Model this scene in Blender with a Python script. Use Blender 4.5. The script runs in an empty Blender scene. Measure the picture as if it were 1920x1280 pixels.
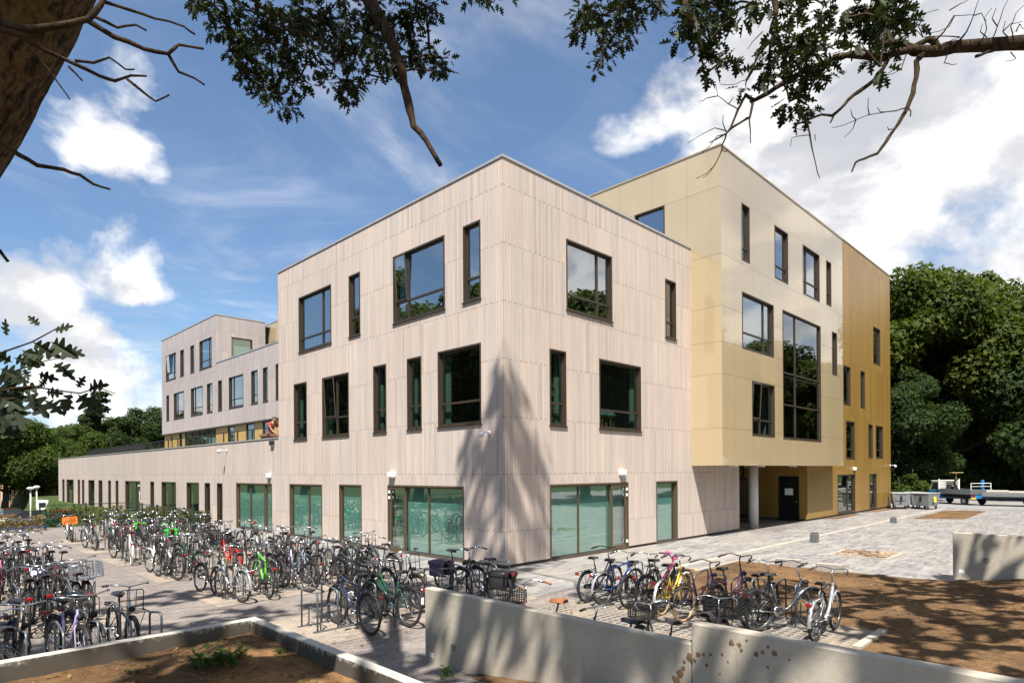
import bpy, math, random
from mathutils import Vector, Matrix
from math import sin, cos, pi, radians
R_ = random.Random(7)
scene = bpy.context.scene
col = scene.collection

# ------------------------------------------------------------------ camera
FPX, CXP, CYP = 1164.0, 960.0, 882.5          # focal length and principal point in photo pixels
CAM = Vector((-12.634, -12.945, 2.85))
cF = Vector((cos(radians(45)), sin(radians(45)), 0))
cR0 = Vector((sin(radians(45)), -cos(radians(45)), 0))
cU = (Vector((0, 0, 1)) + 0.0064*cR0).normalized()
cR = cF.cross(cU).normalized()
cam_d = bpy.data.cameras.new('camera')
cam = bpy.data.objects.new('camera', cam_d)
col.objects.link(cam)
cam_d.sensor_width = 36
cam_d.lens = FPX/1920*36
cam_d.shift_y = (CYP-640)/1920
cam_d.clip_start = .05
cam_d.clip_end = 3000
M = Matrix((( cR.x, cU.x, -cF.x, CAM.x), (cR.y, cU.y, -cF.y, CAM.y), (cR.z, cU.z, -cF.z, CAM.z), (0, 0, 0, 1)))
cam.matrix_world = M
scene.camera = cam

def ray(px, py):
    return cF*FPX + cR*(px-CXP) - cU*(py-CYP)
def at(px, py, z=0.0):
    """the point on the level plane z that the photo shows at px,py"""
    d = ray(px, py); t = (z-CAM.z)/d.z
    return CAM + d*t
def deep(px, py, dep):
    """a point at a distance dep along the view"""
    return CAM + ray(px, py)*(dep/FPX)
def on_plane(px, py, ax, val):
    d = ray(px, py); t = (val-CAM[ax])/d[ax]
    return CAM + d*t

# ------------------------------------------------------------------ light
SUN = Vector((.43, .36, -1.0)).normalized()
EXPOSURE = 1.19
sun_d = bpy.data.lights.new('sun', 'SUN')
sun_d.energy = 4.9
sun_d.angle = radians(.53)
sun_d.color = (1.0, .945, .86)
sun_o = bpy.data.objects.new('sun', sun_d)
col.objects.link(sun_o)
sun_o.rotation_euler = SUN.to_track_quat('-Z', 'Y').to_euler()
sun_o.location = (-20, -20, 60)

world = bpy.data.worlds.new('World')
scene.world = world
world.use_nodes = True
wn = world.node_tree
for n in list(wn.nodes): wn.nodes.remove(n)

class NT:
    """a thin helper for writing node graphs"""
    def __init__(s, tree): s.t = tree
    def n(s, typ, **kw):
        nd = s.t.nodes.new(typ)
        for k, v in kw.items():
            if k.startswith('i_'):
                nd.inputs[k[2:].replace('_', ' ')].default_value = v
            else: setattr(nd, k, v)
        return nd
    def put(s, sock, v):
        if hasattr(v, 'links') or hasattr(v, 'is_output'): s.t.links.new(v, sock)
        elif v is not None: sock.default_value = v
    def m(s, op, a, b=None, c=None, clamp=False):
        nd = s.t.nodes.new('ShaderNodeMath'); nd.operation = op; nd.use_clamp = clamp
        for i, v in enumerate((a, b, c)):
            if v is not None: s.put(nd.inputs[i], v)
        return nd.outputs[0]
    def vm(s, op, a, b=None, sc=None):
        nd = s.t.nodes.new('ShaderNodeVectorMath'); nd.operation = op
        s.put(nd.inputs[0], a)
        if b is not None: s.put(nd.inputs[1], b)
        if sc is not None: s.put(nd.inputs['Scale'], sc)
        return nd.outputs['Value'] if op in ('DOT_PRODUCT', 'LENGTH', 'DISTANCE') else nd.outputs[0]
    def mix(s, f, a, b, typ='MIX'):
        nd = s.t.nodes.new('ShaderNodeMix'); nd.data_type = 'RGBA'; nd.blend_type = typ
        s.put(nd.inputs[0], f); s.put(nd.inputs[6], a); s.put(nd.inputs[7], b)
        return nd.outputs[2]
    def ramp(s, f, a, b, lo=0.0, hi=1.0, smooth=True):
        nd = s.t.nodes.new('ShaderNodeMapRange'); nd.interpolation_type = 'SMOOTHSTEP' if smooth else 'LINEAR'
        s.put(nd.inputs[0], f)
        for i, v in enumerate((a, b, lo, hi)): s.put(nd.inputs[i+1], v)
        return nd.outputs[0]
    def noise(s, vec, scale, detail=4, rough=.55, dist=0.0):
        nd = s.t.nodes.new('ShaderNodeTexNoise')
        if vec is not None: s.put(nd.inputs['Vector'], vec)
        nd.inputs['Scale'].default_value = scale; nd.inputs['Detail'].default_value = detail
        nd.inputs['Roughness'].default_value = rough; nd.inputs['Distortion'].default_value = dist
        return nd.outputs[0]
    def white(s, vec):
        nd = s.t.nodes.new('ShaderNodeTexWhiteNoise'); nd.noise_dimensions = '3D'
        s.put(nd.inputs['Vector'], vec)
        return nd
    def xyz(s, x, y, z):
        nd = s.t.nodes.new('ShaderNodeCombineXYZ')
        for i, v in enumerate((x, y, z)): s.put(nd.inputs[i], v)
        return nd.outputs[0]
    def sep(s, v):
        nd = s.t.nodes.new('ShaderNodeSeparateXYZ'); s.put(nd.inputs[0], v)
        return nd.outputs

# sky: Nishita with summer cumulus spread over the dome by direction
g = NT(wn)
sky = g.n('ShaderNodeTexSky', sky_type='NISHITA', sun_disc=False)
sky.sun_elevation = radians(60.7)
sky.sun_rotation = math.atan2(-.43, -.36)
sky.air_density = 1.0; sky.dust_density = .6; sky.ozone_density = 2.2
D = g.n('ShaderNodeTexCoord').outputs['Generated']
dx, dy, dz = g.sep(D)
side = g.vm('DOT_PRODUCT', D, (.7071, -.7071, 0))
fwd = g.vm('DOT_PRODUCT', D, (.7071, .7071, 0))
pv = g.xyz(dx, dy, g.m('MULTIPLY', dz, 1.7))
puff = g.noise(pv, 2.6, 9, .56, .35)
fine = g.noise(pv, 9.0, 6, .6, .2)
flat = g.vm('SCALE', D, None, g.m('DIVIDE', 1.0, g.m('ADD', g.m('MAXIMUM', dz, 0.0), .16)))
wisp = g.noise(g.vm('MULTIPLY', flat, (1.0, 1.7, 1.0)), 1.1, 8, .62, .9)
cover = g.ramp(side, .10, .42, -.055, .16)
cover = g.m('ADD', cover, g.ramp(dz, .16, .03, 0.0, .05))
cover = g.m('ADD', cover, g.ramp(fwd, .3, -.5, 0.0, .05))
# where the summer clouds of that day stood: direction, angular radius, strength
for px, py, rad, amt in ((165, 215, 6.0, .055), (265, 255, 4.5, .08), (90, 120, 5, .02), (60, 330, 5, -.05), (110, 430, 4, -.05), (330, 420, 5, -.05), (290, 492, 3.6, .17), (195, 478, 3.0, .10), (125, 590, 5.0, .15), (30, 640, 5.2, .13), (215, 745, 4.8, .13), (330, 780, 4.0, .08), (225, 355, 3.2, .10), (60, 440, 3.0, .06), (505, 575, 2.2, .17), (915, 30, 5.0, .12), (1035, 10, 4.0, .17),
                         (1150, 185, 4.0, .16), (1060, 320, 6, .08), (1290, 130, 8, .10), (1800, 520, 10, .08), (1700, 120, 14, .06), (1450, 330, 9, .07)):
    d_ = ray(px, py).normalized()
    cover = g.m('ADD', cover, g.ramp(g.vm('DOT_PRODUCT', D, tuple(d_)), cos(radians(rad*1.5)), 1.0, 0.0, amt))
for px, py, rad, amt in ((1250, 60, 7, -.10), (1700, 440, 5, -.07), (1790, 400, 4, -.03), (1395, 250, 4, -.07), (600, 330, 16, -.06), (950, 180, 12, -.05)):
    d_ = ray(px, py).normalized()
    cover = g.m('ADD', cover, g.ramp(g.vm('DOT_PRODUCT', D, tuple(d_)), cos(radians(rad*1.5)), 1.0, 0.0, amt))
val = g.m('ADD', g.m('ADD', puff, cover), g.m('MULTIPLY', g.m('SUBTRACT', fine, .5), .16))
mask = g.ramp(val, .54, .685)
thin = g.m('ADD', g.m('MULTIPLY', g.ramp(wisp, .44, .78), .45), .06)
mask = g.m('MAXIMUM', mask, thin)
under = g.noise(g.vm('ADD', pv, (0.03, 0.02, .07)), 2.6, 9, .56, .35)
lit = g.ramp(g.m('SUBTRACT', puff, under), -.045, .05)
lit = g.m('ADD', g.m('MULTIPLY', lit, .55), g.m('MULTIPLY', g.ramp(val, .60, .80, 1.0, .35), .45))
ccol = g.mix(lit, (3.3, 3.45, 3.85, 1), (7.9, 7.8, 7.7, 1))
skyc = g.mix(1.0, sky.outputs[0], (.70, .885, 1.0, 1), 'MULTIPLY')
skyf = g.mix(mask, skyc, ccol)
bg = g.n('ShaderNodeBackground'); bg.inputs['Strength'].default_value = .070
wn.links.new(skyf, bg.inputs['Color'])
wo = g.n('ShaderNodeOutputWorld'); wn.links.new(bg.outputs[0], wo.inputs[0])

scene.view_settings.view_transform = 'Standard'
scene.view_settings.look = 'None'
scene.view_settings.exposure = EXPOSURE
scene.view_settings.gamma = 1
scene.view_settings.use_curve_mapping = False
scene.cycles.max_bounces = 8
scene.cycles.transparent_max_bounces = 12
scene.cycles.sample_clamp_indirect = 4
scene.cycles.caustics_reflective = False
scene.cycles.caustics_refractive = False
scene.cycles.use_denoising = True

# ------------------------------------------------------------------ object helpers
def tag(o, label=None, cat=None, group=None, kind=None):
    if label: o['label'] = label
    if cat: o['category'] = cat
    if group: o['group'] = group
    if kind: o['kind'] = kind
    return o
def empty(name, loc=(0, 0, 0), rot=(0, 0, 0), parent=None):
    o = bpy.data.objects.new(name, None); col.objects.link(o)
    o.location = loc; o.rotation_euler = rot; o.empty_display_size = .2
    if parent: o.parent = parent
    return o

class MB:
    """collects boxes, tubes and faces into ONE mesh"""
    def __init__(s): s.v = []; s.f = []; s.mi = []; s.uv = {}; s.cur = 0; s.sm = []; s.smooth = False
    def face(s, pts, uv=None):
        b = len(s.v); s.v += [tuple(p) for p in pts]
        s.f.append(tuple(range(b, b+len(pts)))); s.mi.append(s.cur); s.sm.append(s.smooth)
        if uv: s.uv[len(s.f)-1] = uv
    def faces(s, verts, faces):
        b = len(s.v); s.v += [tuple(p) for p in verts]
        for q in faces:
            s.f.append(tuple(i+b for i in q)); s.mi.append(s.cur); s.sm.append(s.smooth)
    def box(s, x0, x1, y0, y1, z0, z1, M=None):
        if x0 > x1: x0, x1 = x1, x0
        if y0 > y1: y0, y1 = y1, y0
        if z0 > z1: z0, z1 = z1, z0
        P = [Vector((x, y, z)) for z in (z0, z1) for y in (y0, y1) for x in (x0, x1)]
        if M: P = [M @ p for p in P]
        sm = s.smooth; s.smooth = False
        s.faces(P, [(0, 2, 3, 1), (4, 5, 7, 6), (0, 1, 5, 4), (2, 6, 7, 3), (0, 4, 6, 2), (1, 3, 7, 5)])
        s.smooth = sm
    def bevbox(s, x0, x1, y0, y1, z0, z1, b=.02, M=None):
        """box with chamfered edges"""
        cx, cy, cz = (x0+x1)/2, (y0+y1)/2, (z0+z1)/2
        hx, hy, hz = abs(x1-x0)/2, abs(y1-y0)/2, abs(z1-z0)/2
        b = min(b, hx*.9, hy*.9, hz*.9)
        V, idx = [], {}
        for sx in (-1, 1):
            for sy in (-1, 1):
                for sz in (-1, 1):
                    for a in range(3):
                        p = [hx-b, hy-b, hz-b]; p[a] += b
                        idx[(sx, sy, sz, a)] = len(V)
                        V.append(Vector((cx+sx*p[0], cy+sy*p[1], cz+sz*p[2])))
        F = []
        S = (-1, 1)
        for a in range(3):
            o = [i for i in range(3) if i != a]
            for sa in S:
                q = []
                for s1, s2 in ((-1, -1), (1, -1), (1, 1), (-1, 1)):
                    k = [0, 0, 0]; k[a] = sa; k[o[0]] = s1; k[o[1]] = s2
                    q.append(idx[(k[0], k[1], k[2], a)])
                F.append(tuple(q))
            for s1 in S:
                for s2 in S:
                    q = []
                    for sa, w in ((-1, 0), (1, 0), (1, 1), (-1, 1)):
                        k = [0, 0, 0]; k[a] = sa; k[o[0]] = s1; k[o[1]] = s2
                        q.append(idx[(k[0], k[1], k[2], o[w])])
                    F.append(tuple(q))
        for sx in S:
            for sy in S:
                for sz in S:
                    F.append(tuple(idx[(sx, sy, sz, a)] for a in range(3)))
        if M: V = [M @ p for p in V]
        s.faces(V, F)
    def tube(s, pts, r, n=6, cap=True):
        pts = [Vector(p) for p in pts]
        rs = list(r) if isinstance(r, (list, tuple)) else [r]*len(pts)
        rings = []; prev = None
        for i, p in enumerate(pts):
            if i == 0: t = pts[1]-p
            elif i == len(pts)-1: t = p-pts[i-1]
            else: t = (pts[i+1]-p).normalized()+(p-pts[i-1]).normalized()
            if t.length < 1e-9: t = Vector((0, 0, 1))
            t.normalize()
            if prev is None:
                a = Vector((0, 0, 1)) if abs(t.z) < .9 else Vector((1, 0, 0))
                u = t.cross(a).normalized()
            else:
                u = prev-t*prev.dot(t)
                u = u.normalized() if u.length > 1e-6 else t.orthogonal().normalized()
            prev = u; w = t.cross(u)
            rings.append([p+(u*cos(2*pi*k/n)+w*sin(2*pi*k/n))*rs[i] for k in range(n)])
        V = [q for ring in rings for q in ring]; F = []
        for i in range(len(pts)-1):
            for k in range(n):
                a, b = i*n+k, i*n+(k+1) % n
                F.append((a, b, b+n, a+n))
        if cap:
            F.append(tuple(range(n-1, -1, -1))); F.append(tuple((len(pts)-1)*n+k for k in range(n)))
        s.faces(V, F)
    def lathe(s, prof, n=12, c=(0, 0, 0), M=None):
        V = []; F = []
        for r, z in prof:
            for k in range(n):
                a = 2*pi*k/n
                p = Vector((r*cos(a), r*sin(a), z))
                if M: p = M @ p
                V.append(p+Vector(c))
        for i in range(len(prof)-1):
            for k in range(n):
                a, b = i*n+k, i*n+(k+1) % n
                F.append((a, b, b+n, a+n))
        F.append(tuple(range(n-1, -1, -1))); F.append(tuple((len(prof)-1)*n+k for k in range(n)))
        s.faces(V, F)
    def prism(s, prof, y0, y1, M=None):
        """polygon in x,z pushed from y0 to y1"""
        n = len(prof)
        V = [Vector((x, y0, z)) for x, z in prof]+[Vector((x, y1, z)) for x, z in prof]
        if M: V = [M @ p for p in V]
        F = [tuple(range(n)), tuple(range(2*n-1, n-1, -1))]
        F += [(i, i+n, (i+1) % n+n, (i+1) % n) for i in range(n)]
        s.faces(V, F)
    def ball(s, c, rx, ry=None, rz=None, n=8, m=6):
        ry = ry or rx; rz = rz or rx
        V = []; F = []
        for i in range(m+1):
            th = pi*i/m
            for k in range(n):
                a = 2*pi*k/n
                V.append((c[0]+rx*sin(th)*cos(a), c[1]+ry*sin(th)*sin(a), c[2]+rz*cos(th)))
        for i in range(m):
            for k in range(n):
                F.append((i*n+k, i*n+(k+1) % n, (i+1)*n+(k+1) % n, (i+1)*n+k))
        s.faces(V, F)
    def mesh(s, name, mats):
        me = bpy.data.meshes.new(name)
        me.from_pydata(s.v, [], s.f)
        for mt in (mats if isinstance(mats, (list, tuple)) else [mats]): me.materials.append(mt)
        me.polygons.foreach_set('material_index', s.mi)
        me.polygons.foreach_set('use_smooth', s.sm)
        if s.uv:
            ul = me.uv_layers.new(name='metres')
            for fi, uv in s.uv.items():
                p = me.polygons[fi]
                for k, li in enumerate(p.loop_indices): ul.data[li].uv = uv[k]
        me.update()
        return me
    def build(s, name, mats, parent=None, loc=None, rot=None):
        return place(name, s.mesh(name, mats), parent, loc, rot)
def place(name, me, parent=None, loc=None, rot=None):
    o = bpy.data.objects.new(name, me); col.objects.link(o)
    if loc is not None: o.location = loc
    if rot is not None: o.rotation_euler = rot
    if parent: o.parent = parent
    return o

# ------------------------------------------------------------------ materials
MATS = {}
def mat_new(name):
    m = bpy.data.materials.new(name); m.use_nodes = True
    t = m.node_tree
    b = t.nodes['Principled BSDF']
    MATS[name] = m
    return m, NT(t), b
def plain(name, c, rough=.5, metal=0.0, spec=.5, coat=0.0, var=.12, vscale=9.0):
    m, g, b = mat_new(name)
    tc = g.n('ShaderNodeTexCoord').outputs['Object']
    nz = g.noise(tc, vscale, 5, .6)
    k = g.ramp(nz, .25, .75, 1-var, 1+var, False)
    b_col = g.vm('SCALE', tuple(c[:3]), None, k)
    g.t.links.new(b_col, b.inputs['Base Color'])
    b.inputs['Metallic'].default_value = metal
    b.inputs['Specular IOR Level'].default_value = spec
    b.inputs['Coat Weight'].default_value = coat
    g.put(b.inputs['Roughness'], g.ramp(nz, .2, .8, max(.02, rough*.8), min(1, rough*1.2), False))
    return m

def timber(name, w=.11, step=1.69, z0=1.05, base=(.528, .43, .365), grey=(.45, .397, .362)):
    m, g, b = mat_new(name)
    uv = g.n('ShaderNodeUVMap', uv_map='metres').outputs[0]
    u, v, _ = g.sep(uv)
    bu = g.m('DIVIDE', u, w)
    bi = g.m('FLOOR', bu)
    fr = g.m('FRACT', bu)
    par = g.m('MODULO', g.m('ABSOLUTE', bi), 2.0)
    vv = g.m('DIVIDE', g.m('SUBTRACT', g.m('ADD', v, g.m('MULTIPLY', par, .028)), z0), step)
    si = g.m('FLOOR', vv)
    vf = g.m('FRACT', vv)
    rnd0 = g.white(g.xyz(bi, 7.0, 1.0)).outputs[0]
    rnd = g.white(g.xyz(bi, g.m('FLOOR', g.m('MULTIPLY', g.m('ADD', si, rnd0), .4)), 3.0))
    rnd2 = g.white(g.xyz(bi, si, 8.0))
    grain = g.noise(g.xyz(g.m('MULTIPLY', u, 34.0), g.m('MULTIPLY', v, .9), rnd.outputs[0]), 1.0, 6, .6)
    cloud = g.noise(g.xyz(u, v, 0.0), .22, 4, .6)
    c = g.mix(rnd.outputs[0], (*base, 1), (*grey, 1))
    c = g.mix(g.ramp(rnd2.outputs[0], .80, 1.0, 0, .5), c, (.60, .475, .385, 1))
    c = g.mix(g.ramp(rnd2.outputs[0], .18, 0.0, 0, .42), c, (.315, .27, .255, 1))
    c = g.vm('SCALE', c, None, g.ramp(grain, .25, .75, .86, 1.12, False))
    c = g.vm('SCALE', c, None, g.ramp(cloud, .3, .7, .93, 1.06, False))
    drip = g.noise(g.xyz(g.m('MULTIPLY', u, 5.0), g.m('MULTIPLY', v, .12), 0.0), 1.0, 5, .65)
    c = g.mix(g.ramp(drip, .58, .80, 0, .22), c, (.30, .29, .29, 1))
    gap = g.m('LESS_THAN', fr, .085)
    jt = g.m('MULTIPLY', g.m('LESS_THAN', vf, .020), g.m('SUBTRACT', 1.0, par))
    jt2 = g.m('MULTIPLY', g.m('LESS_THAN', vf, .009), par)
    gp = g.m('MAXIMUM', gap, g.m('MAXIMUM', jt, g.m('MULTIPLY', jt2, .35)))
    c = g.mix(g.m('MULTIPLY', gp, .46), c, (.10, .08, .07, 1))
    g.t.links.new(c, b.inputs['Base Color'])
    b.inputs['Roughness'].default_value = .78
    b.inputs['Specular IOR Level'].default_value = .22
    bp = g.n('ShaderNodeBump'); bp.inputs['Strength'].default_value = .45; bp.inputs['Distance'].default_value = .012
    edge = g.m('SUBTRACT', 1.0, gp)
    h = g.m('ADD', edge, g.m('MULTIPLY', grain, .12))
    h = g.m('ADD', h, g.m('MULTIPLY', rnd.outputs[0], .10))
    g.put(bp.inputs['Height'], h)
    g.t.links.new(bp.outputs[0], b.inputs['Normal'])
    return m
timber_m = timber('timber_cladding')
timber_wing = timber('timber_wing', base=(.485, .405, .36), grey=(.415, .375, .355))
timber_grey = timber('timber_weathered', base=(.39, .34, .325), grey=(.335, .31, .31))

def panel(name, base, joints_z=(4.52, 6.7, 8.0, 9.42, 11.5, 14.2)):
    m, g, b = mat_new(name)
    uv = g.n('ShaderNodeUVMap', uv_map='metres').outputs[0]
    u, v, _ = g.sep(uv)
    fu = g.m('DIVIDE', g.m('SUBTRACT', u, .99), 1.70)
    cidx = g.m('FLOOR', fu)
    ju = g.m('LESS_THAN', g.m('ABSOLUTE', g.m('SUBTRACT', g.m('FRACT', fu), .5)), .006)
    row = jv = None
    for z in joints_z:
        st = g.m('GREATER_THAN', v, z)
        ln = g.m('LESS_THAN', g.m('ABSOLUTE', g.m('SUBTRACT', v, z)), .013)
        row = st if row is None else g.m('ADD', row, st)
        jv = ln if jv is None else g.m('MAXIMUM', jv, ln)
    jt = g.m('MAXIMUM', g.m('MULTIPLY', ju, .75), jv)
    rn = g.white(g.xyz(cidx, row, 2.0)).outputs[0]
    dots = g.noise(g.xyz(u, v, 0.0), 26.0, 2, .5)
    big = g.noise(g.xyz(u, v, 0.0), .5, 4, .6)
    c = g.vm('SCALE', base, None, g.ramp(rn, 0, 1, .955, 1.04, False))
    c = g.vm('SCALE', c, None, g.ramp(dots, .3, .7, .93, 1.06, False))
    c = g.vm('SCALE', c, None, g.ramp(big, .3, .7, .96, 1.04, False))
    c = g.mix(g.m('MULTIPLY', jt, .62), c, (.16, .12, .07, 1))
    g.t.links.new(c, b.inputs['Base Color'])
    b.inputs['Roughness'].default_value = .38
    b.inputs['Coat Weight'].default_value = 1.0
    b.inputs['Coat IOR'].default_value = 1.9
    g.put(b.inputs['Coat Roughness'], g.ramp(big, .3, .7, .015, .035, False))
    bp = g.n('ShaderNodeBump'); bp.inputs['Strength'].default_value = .4; bp.inputs['Distance'].default_value = .01
    wob = g.noise(g.xyz(u, v, 0.0), .9, 2, .5)
    tilt = g.m('MULTIPLY', g.m('SUBTRACT', rn, .5), g.m('FRACT', fu))
    g.put(bp.inputs['Height'], g.m('ADD', g.m('SUBTRACT', g.m('MULTIPLY', wob, .35), jt), g.m('MULTIPLY', tilt, .5)))
    g.t.links.new(bp.outputs[0], b.inputs['Coat Normal'])
    return m
panel_m = panel('cream_panel', (.422, .328, .192))

def gold_mat():
    m, g, b = mat_new('gold_cladding')
    uv = g.n('ShaderNodeUVMap', uv_map='metres').outputs[0]
    u, v, _ = g.sep(uv)
    bu = g.m('DIVIDE', u, .085)
    fr = g.m('FRACT', bu); bi = g.m('FLOOR', bu)
    pl = g.m('FLOOR', g.m('DIVIDE', u, .68))
    rn = g.white(g.xyz(pl, g.m('FLOOR', g.m('DIVIDE', g.m('SUBTRACT', v, 2.75), 3.38)), 1.0)).outputs[0]
    rb = g.white(g.xyz(bi, 0.0, 4.0)).outputs[0]
    gr = g.m('LESS_THAN', fr, .16)
    jv = g.m('LESS_THAN', g.m('FRACT', g.m('DIVIDE', g.m('SUBTRACT', v, 2.75), 3.38)), .006)
    nz = g.noise(g.xyz(g.m('MULTIPLY', u, 6.0), g.m('MULTIPLY', v, .5), 0.0), 1.0, 5, .6)
    c = g.mix(rn, (.315, .185, .042, 1), (.37, .225, .058, 1))
    c = g.vm('SCALE', c, None, g.ramp(rb, 0, 1, .9, 1.08, False))
    c = g.vm('SCALE', c, None, g.ramp(nz, .3, .7, .92, 1.06, False))
    c = g.mix(g.m('MULTIPLY', g.m('MAXIMUM', gr, jv), .45), c, (.17, .10, .03, 1))
    g.t.links.new(c, b.inputs['Base Color'])
    b.inputs['Metallic'].default_value = .25
    b.inputs['Roughness'].default_value = .36
    bp = g.n('ShaderNodeBump'); bp.inputs['Strength'].default_value = .5; bp.inputs['Distance'].default_value = .01
    g.put(bp.inputs['Height'], g.m('SUBTRACT', 1.0, g.m('MAXIMUM', gr, jv)))
    g.t.links.new(bp.outputs[0], b.inputs['Normal'])
    return m
gold_m = gold_mat()

def glass(name, tint, refl=.22):
    m = bpy.data.materials.new(name); m.use_nodes = True
    t = m.node_tree
    for n in list(t.nodes): t.nodes.remove(n)
    g = NT(t)
    geo = g.n('ShaderNodeNewGeometry')
    cosv = g.m('ABSOLUTE', g.vm('DOT_PRODUCT', geo.outputs['Incoming'], geo.outputs['Normal']))
    fres = g.m('ADD', .05, g.m('MULTIPLY', .95, g.m('POWER', g.m('SUBTRACT', 1.0, cosv, None, True), 5.0)))
    tc = g.n('ShaderNodeTexCoord').outputs['Object']
    bp = g.n('ShaderNodeBump'); bp.inputs['Strength'].default_value = .05; bp.inputs['Distance'].default_value = .05
    g.put(bp.inputs['Height'], g.noise(tc, .8, 2, .5))
    gl = g.n('ShaderNodeBsdfGlossy'); gl.inputs['Roughness'].default_value = .0
    gl.inputs['Color'].default_value = (.93, .97, .98, 1)
    t.links.new(bp.outputs[0], gl.inputs['Normal'])
    tr = g.n('ShaderNodeBsdfTransparent'); tr.inputs[0].default_value = (*tint, 1)
    f = g.m('ADD', g.m('MULTIPLY', fres, 1.0-refl), refl, clamp=True)
    mx = g.n('ShaderNodeMixShader'); g.put(mx.inputs[0], f)
    t.links.new(tr.outputs[0], mx.inputs[1]); t.links.new(gl.outputs[0], mx.inputs[2])
    o = g.n('ShaderNodeOutputMaterial'); t.links.new(mx.outputs[0], o.inputs[0])
    return m
glass_m = glass('window_glass', (.50, .60, .58), .42)
glass_low = glass('shopfront_glass', (.80, .90, .87), .30)
glass_dark = glass('dark_glass', (.46, .55, .50), .25)

bronze = plain('dark_bronze', (.058, .044, .030), .42, .3)
bronze_lt = plain('light_bronze', (.115, .085, .052), .42, .35)
coping_m = plain('coping_metal', (.42, .41, .40), .4, .4)
dark_plinth = plain('dark_plinth', (.05, .048, .045), .85, var=.3, vscale=3)
white_paint = plain('white_paint', (.78, .78, .76), .35)
white_plastic = plain('white_plastic', (.80, .80, .80), .3)
room_wall = plain('room_plaster', (.40, .40, .38), .9)
room_floor = plain('room_floor', (.20, .19, .17), .6)
roof_m = plain('roof_gravel', (.20, .19, .18), .9, var=.3, vscale=2)
blind_m = plain('teal_blind', (.17, .385, .33), .8, var=.07, vscale=1.2)
curtain_m = plain('teal_curtain', (.20, .32, .285), .8, var=.1)
black_metal = plain('black_metal', (.022, .022, .022), .45, .2)
black_door = plain('black_door', (.012, .013, .013), .25)
grey_steel = plain('galvanised_steel', (.16, .18, .19), .45, .6, var=.2)
chrome = plain('chrome', (.50, .50, .50), .25, 1.0, var=.05)
black_rubber = plain('black_rubber', (.022, .021, .02), .75)
tan_rubber = plain('tan_rubber', (.42, .26, .12), .7)
white_rubber = plain('white_rubber', (.62, .59, .53), .7)
black_plastic = plain('black_plastic', (.014, .014, .014), .6, spec=.3)
black_leather = plain('black_leather', (.022, .02, .02), .38)
brown_leather = plain('brown_leather', (.24, .085, .03), .42)
tan_leather = plain('tan_leather', (.48, .31, .15), .5)
red_lens = plain('red_lens', (.22, .010, .010), .18, coat=.5)
clear_lens = plain('clear_lens', (.7, .7, .68), .12, coat=.5)
paper_m = plain('paper', (.72, .74, .74), .8)
terracotta = plain('terracotta_pot', (.38, .17, .085), .7)

# ------------------------------------------------------------------ the school building
school = empty('school_building')
tag(school, 'large new school building clad in pale timber, cream panels and gold metal', 'school building')

class Facade:
    """a wall plane: axis 'x' runs along world x (front at y = v, facing -y), axis 'y' along world y (front at x = v, facing -x)"""
    def __init__(s, axis, v): s.axis = axis; s.v = v
    def p(s, u, n, z):
        return Vector((u, s.v-n, z)) if s.axis == 'x' else Vector((s.v-n, u, z))
    def box(s, mb, u0, u1, n0, n1, z0, z1):
        a, b = s.p(u0, n0, z0), s.p(u1, n1, z1)
        mb.box(a.x, b.x, a.y, b.y, z0, z1)
    def wall(s, mb, u0, u1, z0, z1, holes=()):
        us = sorted({u0, u1} | {h[i] for h in holes for i in (0, 1) if u0 < h[i] < u1})
        zs = sorted({z0, z1} | {h[i] for h in holes for i in (2, 3) if z0 < h[i] < z1})
        for a, b in zip(us, us[1:]):
            run = None
            for c, d in list(zip(zs, zs[1:]))+[(None, None)]:
                solid = c is not None and not any(h[0] < (a+b)/2 < h[1] and h[2] < (c+d)/2 < h[3] for h in holes)
                if solid: run = (run[0], d) if run else (c, d)
                elif run:
                    s.quad(mb, a, b, run[0], run[1]); run = None
    def quad(s, mb, a, b, z0, z1, n=0.0):
        q = [s.p(a, n, z0), s.p(b, n, z0), s.p(b, n, z1), s.p(a, n, z1)]
        uv = [(a, z0), (b, z0), (b, z1), (a, z1)]
        if s.axis == 'y': q.reverse(); uv.reverse()
        mb.face(q, uv)

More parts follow.
